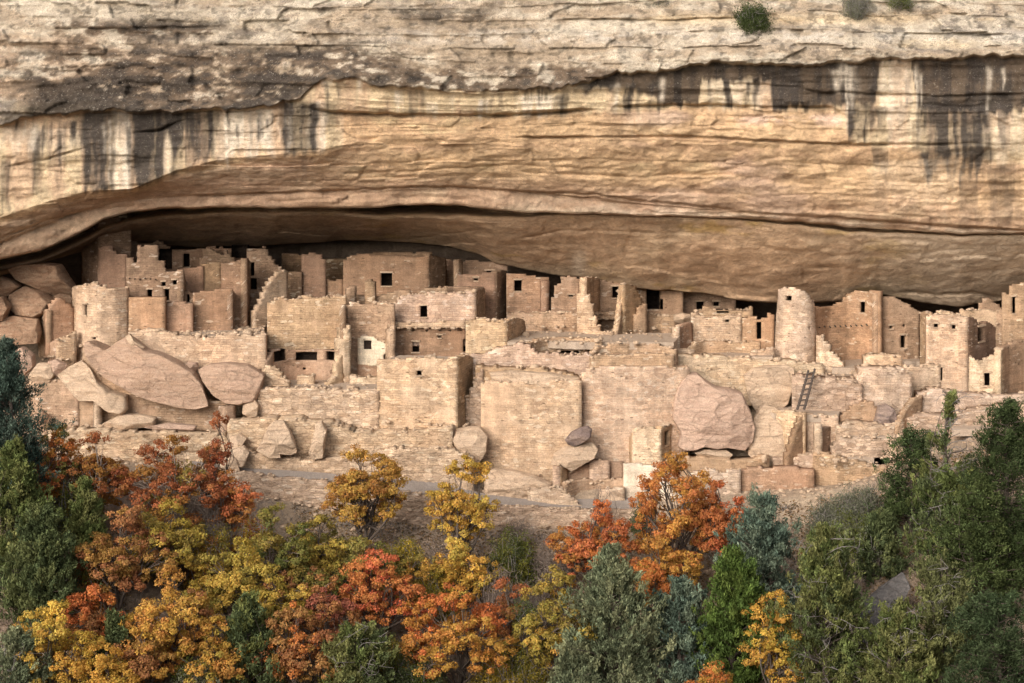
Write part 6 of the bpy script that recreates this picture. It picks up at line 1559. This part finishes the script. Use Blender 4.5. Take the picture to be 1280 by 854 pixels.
S_('sagebrush', 'small grey sagebrush mound nearest the blue-green juniper', SHR, 1036, 624, 676, 62, SAGE, seed=57, twiggy=.8)
S_('sagebrush', 'large silvery sagebrush mound under the angular terrace', SHR, 1076, 608, 672, 100, SAGE, seed=58, twiggy=.8)
S_('sagebrush', 'green-tinged sagebrush spreading down the right slope', SHR, 1066, 642, 712, 92, SAGE[:1] + GREENY[:1], seed=59, twiggy=.7)
S_('shrub', 'grey leafless brush on the right slope above the slate slab', SHR, 1052, 690, 762, 70, SAGE, seed=60, leaf=0, dens=.8, twiggy=2.5)
S_('shrub', 'single green bush growing on the path edge beside the tall orange oak', SHR, 802, 636, 664, 34, JUN, base_y=-4.4, seed=61)
S_('shrub', 'leafless sapling left of the whitish wall behind the flat-topped oak', SHR, 752, 598, 668, 30, BROWN, base_y=-4.6, seed=62, leaf=0, dens=.5, twiggy=1.5)
S_('shrub', 'dark low brush at the bottom between crimson oak and green juniper', SHR, 520, 820, 900, 90, GREENY[:1] + JUN[:1], seed=63, leaf=.13)
S_('shrub', 'pale twiggy scrub at the bottom below the largest orange oak', SHR, 618, 820, 900, 84, OLIVE, seed=64, leaf=.12, twiggy=1.2)
S_('shrub', 'dun shrub behind the broad golden-orange oak', SHR, 262, 660, 740, 80, OLIVE[:2] + BROWN[:1], seed=67, leaf=.12, twiggy=1.3)
S_('shrub', 'green shrub at the foot of the ruined terraces behind the thin juniper', SHR, 1212, 572, 604, 40, JUN, seed=68, leaf=.1)
B('oak_tree', 'tawny oak filling the hollow between the mustard oak and the orange-brown oak', OAKS, 342, 704, 830, 100, YOL + BROWN[:1], seed=74, crown_from=.06)
B('oak_tree', 'ochre oak low behind the upright green-gold juniper, at its left', OAKS, 268, 770, 890, 80, GOLD[:2] + YOL[:1], seed=75, crown_from=.06)
S_('shrub', 'grey-green scrub at the very bottom between two yellow oaks', SHR, 246, 826, 900, 84, GREENY[:1] + SAGE[:1], seed=76, leaf=.12, twiggy=1.2)
B('oak_tree', 'small amber oak on the bank right of the golden brown oak trunk', OAKS, 520, 694, 770, 66, GOLD[:2] + OLIVE[:1], seed=77, sparse=.3, crown_from=.1)
B('oak_tree', 'bronze oak above the crimson oak, in shade of the olive ones', OAKS, 376, 690, 778, 82, OLIVE[:2] + BROWN[:1], seed=78, bare=.6, crown_from=.08)
S_('shrub', 'dark scrub in the hollow left of the sage-green juniper', SHR, 660, 756, 840, 70, GREENY[:1] + JUN[:1], seed=79, leaf=.12, twiggy=1.0)
C_('juniper_tree', 'slim green juniper behind the brown-orange oak at left', JUNS, 108, 600, 720, 54, JUNY, seed=80, shape=.6)
S_('shrub', 'leafless purplish thicket right of the wide rust-brown oak', SHR, 250, 612, 704, 74, BROWN, seed=82, leaf=0, dens=1.0, twiggy=2.5)
S_('shrub', 'grey leafless thicket under the dull green oak', SHR, 330, 682, 770, 70, BROWN, seed=83, leaf=0, dens=1.0, twiggy=2.5)
S_('shrub', 'leafless thicket between the largest orange oak and the dark olive bush', SHR, 622, 706, 780, 70, BROWN, seed=84, leaf=0, dens=1.0, twiggy=2.5)
S_('shrub', 'dark leafless thicket below the flat-topped orange-red oak', SHR, 668, 726, 800, 76, BROWN, seed=85, leaf=0, dens=1.0, twiggy=2.5)
S_('shrub', 'yellow-green low bush on the bank behind the olive-green bush oak', SHR, 506, 676, 740, 74, YOL[:2] + GREENY[1:], seed=86, leaf=.12)
S_('shrub', 'brown leafless brush hugging the drystone wall under the clear yellow oak', SHR, 646, 648, 690, 60, BROWN, seed=87, leaf=0, dens=.9, twiggy=2.5)
S_('shrub', 'low yellow-green scrub between the wide rust-brown oak and the olive-yellow oak', SHR, 186, 648, 716, 72, YOL[:1] + GREENY[1:], seed=90, leaf=.12)
S_('shrub', 'muted rust scrub right of the slim dark red oak spire', SHR, 318, 648, 716, 70, RUST[:2] + OLIVE[:1], seed=91, leaf=.12, twiggy=1.0)
S_('shrub', 'yellow-green scrub at the bottom right of the orange-brown oak', SHR, 424, 828, 900, 64, YOL[:2] + GREENY[1:], seed=92, leaf=.12)
S_('shrub', 'olive scrub in the dark gap under the vivid orange-red oak', SHR, 488, 800, 870, 76, OLIVE[:2] + GREENY[:1], seed=93, leaf=.12)
S_('shrub', 'amber-green scrub left of the low yellow oak', SHR, 540, 712, 776, 66, YOL[1:2] + OLIVE[:2], seed=94, leaf=.12)
S_('shrub', 'olive scrub in the gap between the mustard-green oak and small pale juniper', SHR, 662, 812, 890, 72, OLIVE[:2] + GREENY[:1], seed=95, leaf=.12)
S_('shrub', 'rusty low scrub left of the big deep green juniper foot', SHR, 110, 700, 772, 66, RUST[2:] + BROWN[:1] + GREENY[1:2], seed=96, leaf=.12)
S_('shrub', 'green-gold scrub in the hollow below the mustard oak', SHR, 330, 786, 858, 60, YOL[:1] + GREENY[1:], seed=97, leaf=.12)
# ---- on the rim of the cliff
S_('shrub', 'round green bush growing on the cliff rim', 'bushes on the cliff rim', 940, 8, 40, 50, [(.065, .08, .03), (.05, .065, .025)], base_y=.9, seed=70, leaf=.13, dens=1.8)
S_('shrub', 'grey bare bush on the cliff rim left of the green one', 'bushes on the cliff rim', 826, -14, 16, 34, SAGE, base_y=2.0, seed=71, leaf=.08, twiggy=1.3)
S_('shrub', 'grey bare bush on the cliff rim right of the green one', 'bushes on the cliff rim', 1068, -12, 26, 44, SAGE, base_y=1.6, seed=72, leaf=.08, twiggy=1.5)
S_('shrub', 'low dark bush on the rim far right of the green one', 'bushes on the cliff rim', 1124, -8, 8, 40, SAGE[:1] + GREENY[:1], base_y=2.2, seed=73, leaf=.1)

# ------------------------------------------------------------------ loose cover: stones on the terraces, leaf litter and dead brush on the slope
def rubble():
    rng = np.random.default_rng(5)
    ico = []
    t = (1 + 5 ** .5) / 2
    iv = unit(np.array([(-1, t, 0), (1, t, 0), (-1, -t, 0), (1, -t, 0), (0, -1, t), (0, 1, t), (0, -1, -t), (0, 1, -t), (t, 0, -1), (t, 0, 1), (-t, 0, -1), (-t, 0, 1)], float))
    fi = np.array([(0, 11, 5), (0, 5, 1), (0, 1, 7), (0, 7, 10), (0, 10, 11), (1, 5, 9), (5, 11, 4), (11, 10, 2), (10, 7, 6), (7, 1, 8), (3, 9, 4), (3, 4, 2), (3, 2, 6), (3, 6, 8), (3, 8, 9), (4, 9, 5), (2, 4, 11), (6, 2, 10), (8, 6, 7), (9, 8, 1)])
    V, Fq = [], []
    def put(c, s):
        v = iv * rng.uniform(.6, 1.25, (12, 1)) * s * np.array((1.2, 1, .65))
        a = rng.uniform(0, 6.28)
        v = np.stack([v[:, 0] * math.cos(a) - v[:, 1] * math.sin(a), v[:, 0] * math.sin(a) + v[:, 1] * math.cos(a), v[:, 2]], -1)
        Fq.append(fi + 12 * len(V)); V.append(v + c)
    for i in range(2600):                                   # on the terrain behind and below the walls
        px, Y = rng.uniform(-20, 1300), rng.uniform(-4, 14)
        X = (px - 640) * (Y - CAMY) / F
        put(np.array((X, Y, float(terrain_z(X, Y)) + .03)), rng.gamma(2.0, .055) + .04)
    for i in range(450):                                   # scree below the walls
        px, Y = rng.uniform(-20, 1300), -4 - abs(rng.normal()) * 3.0
        X = (px - 640) * (Y - CAMY) / F
        put(np.array((X, Y, float(terrain_z(X, Y)) + .02)), rng.gamma(2.0, .05) + .03)
    for i in range(2600):                                   # tumbled stones along the wall heads and wall feet
        q = CREST[rng.integers(0, len(CREST))]
        sz = rng.gamma(2.0, .035) + .035
        if i % 3:
            bk = rng.uniform(-.05, max(.1, q[5] - .05))
            put(np.array((q[0] - q[2] * bk, q[1] - q[3] * bk, q[4] + .01)), sz)
        else:
            put(np.array((q[0] + q[2] * rng.uniform(.05, .4), q[1] + q[3] * rng.uniform(.05, .4), q[7] + .02)), sz * 1.3)
    for (x0, x1, p0, p1, ref, n) in [(205, 330, 392, 420, (270, 420, 4.2), 420), (1018, 1104, 558, 584, (1050, 572, -1.5), 60), (1050, 1130, 540, 548, (1090, 546, -.7), 60), (330, 470, 474, 486, (400, 486.5, 1.2), 50), (1012, 1080, 463, 478, (1045, 476, 2.4), 60), (842, 966, 428, 447, (900, 446, 5.6), 60), (645, 840, 410, 430, (690, 428, 4.5), 120)]:
        Zf = P(*ref)[2]
        for i in range(n):
            put(PZ(rng.uniform(x0, x1), rng.uniform(p0, p1), Zf) + np.array((0, 0, .03)), rng.gamma(2.0, .045) + .03)
    o = mesh_obj('rubble', np.concatenate(V), np.concatenate(Fq), M['rock_tan'])
    tag(o, 'scattered broken building stones lying on the terraces and scree', 'rubble', None, 'stuff')
rubble()

def litter():
    rng = np.random.default_rng(9)
    n = 60000
    px = rng.uniform(-40, 1320, n)
    Y = -4.3 - np.abs(rng.normal(size=n)) * 11
    X = (px - 640) * (Y - CAMY) / F
    Z = terrain_z(X, Y) + rng.uniform(.0, .12, n)
    c = np.stack([X, Y, Z], -1)
    dens = fbm(X * .25, Y * .25, 0, 91, 3)
    k = dens > -.15
    c = c[k]
    d = unit(rng.normal(size=c.shape) * np.array((1, 1, .35)))
    V, f = leaf_quads(c, d, .17, .10, rng)
    pal = np.array([(.20, .12, .06), (.27, .15, .06), (.15, .10, .06), (.30, .19, .08), (.13, .12, .07)])
    cc = np.repeat(pal[rng.integers(0, 5, len(c))] * rng.uniform(.6, 1.3, (len(c), 1)), 4, 0)
    o = mesh_obj('leaf_litter', V, f, M['leaf'], col=cc)
    tag(o, 'fallen brown leaves covering the slope below the trees', 'leaf litter', None, 'stuff')
    # dry grass and low dead brush
    n = 5200
    px = rng.uniform(-40, 1320, n)
    Y = -4.4 - np.abs(rng.normal(size=n)) * 9
    X = (px - 640) * (Y - CAMY) / F
    k = fbm(X * .3, Y * .3, 3, 92, 3) > -.05
    X, Y = X[k], Y[k]
    Z = terrain_z(X, Y)
    parts = []
    for x, y, z in zip(X, Y, Z):
        a = np.array((x, y, z - .05))
        for j in range(3):
            e = a + unit(rng.normal(size=3) * np.array((1, 1, .4)) + np.array((0, 0, .9))) * rng.uniform(.25, .8)
            parts.append(tube(curve(a, e, rng, .15, 3), np.linspace(.016, .005, 3), 3))
    v, q = join(parts)
    o = mesh_obj('dry_brush', v, q, M['twig'])
    tag(o, 'low dead twigs and dry grass stems on the bank', 'dry brush', None, 'stuff')
litter()
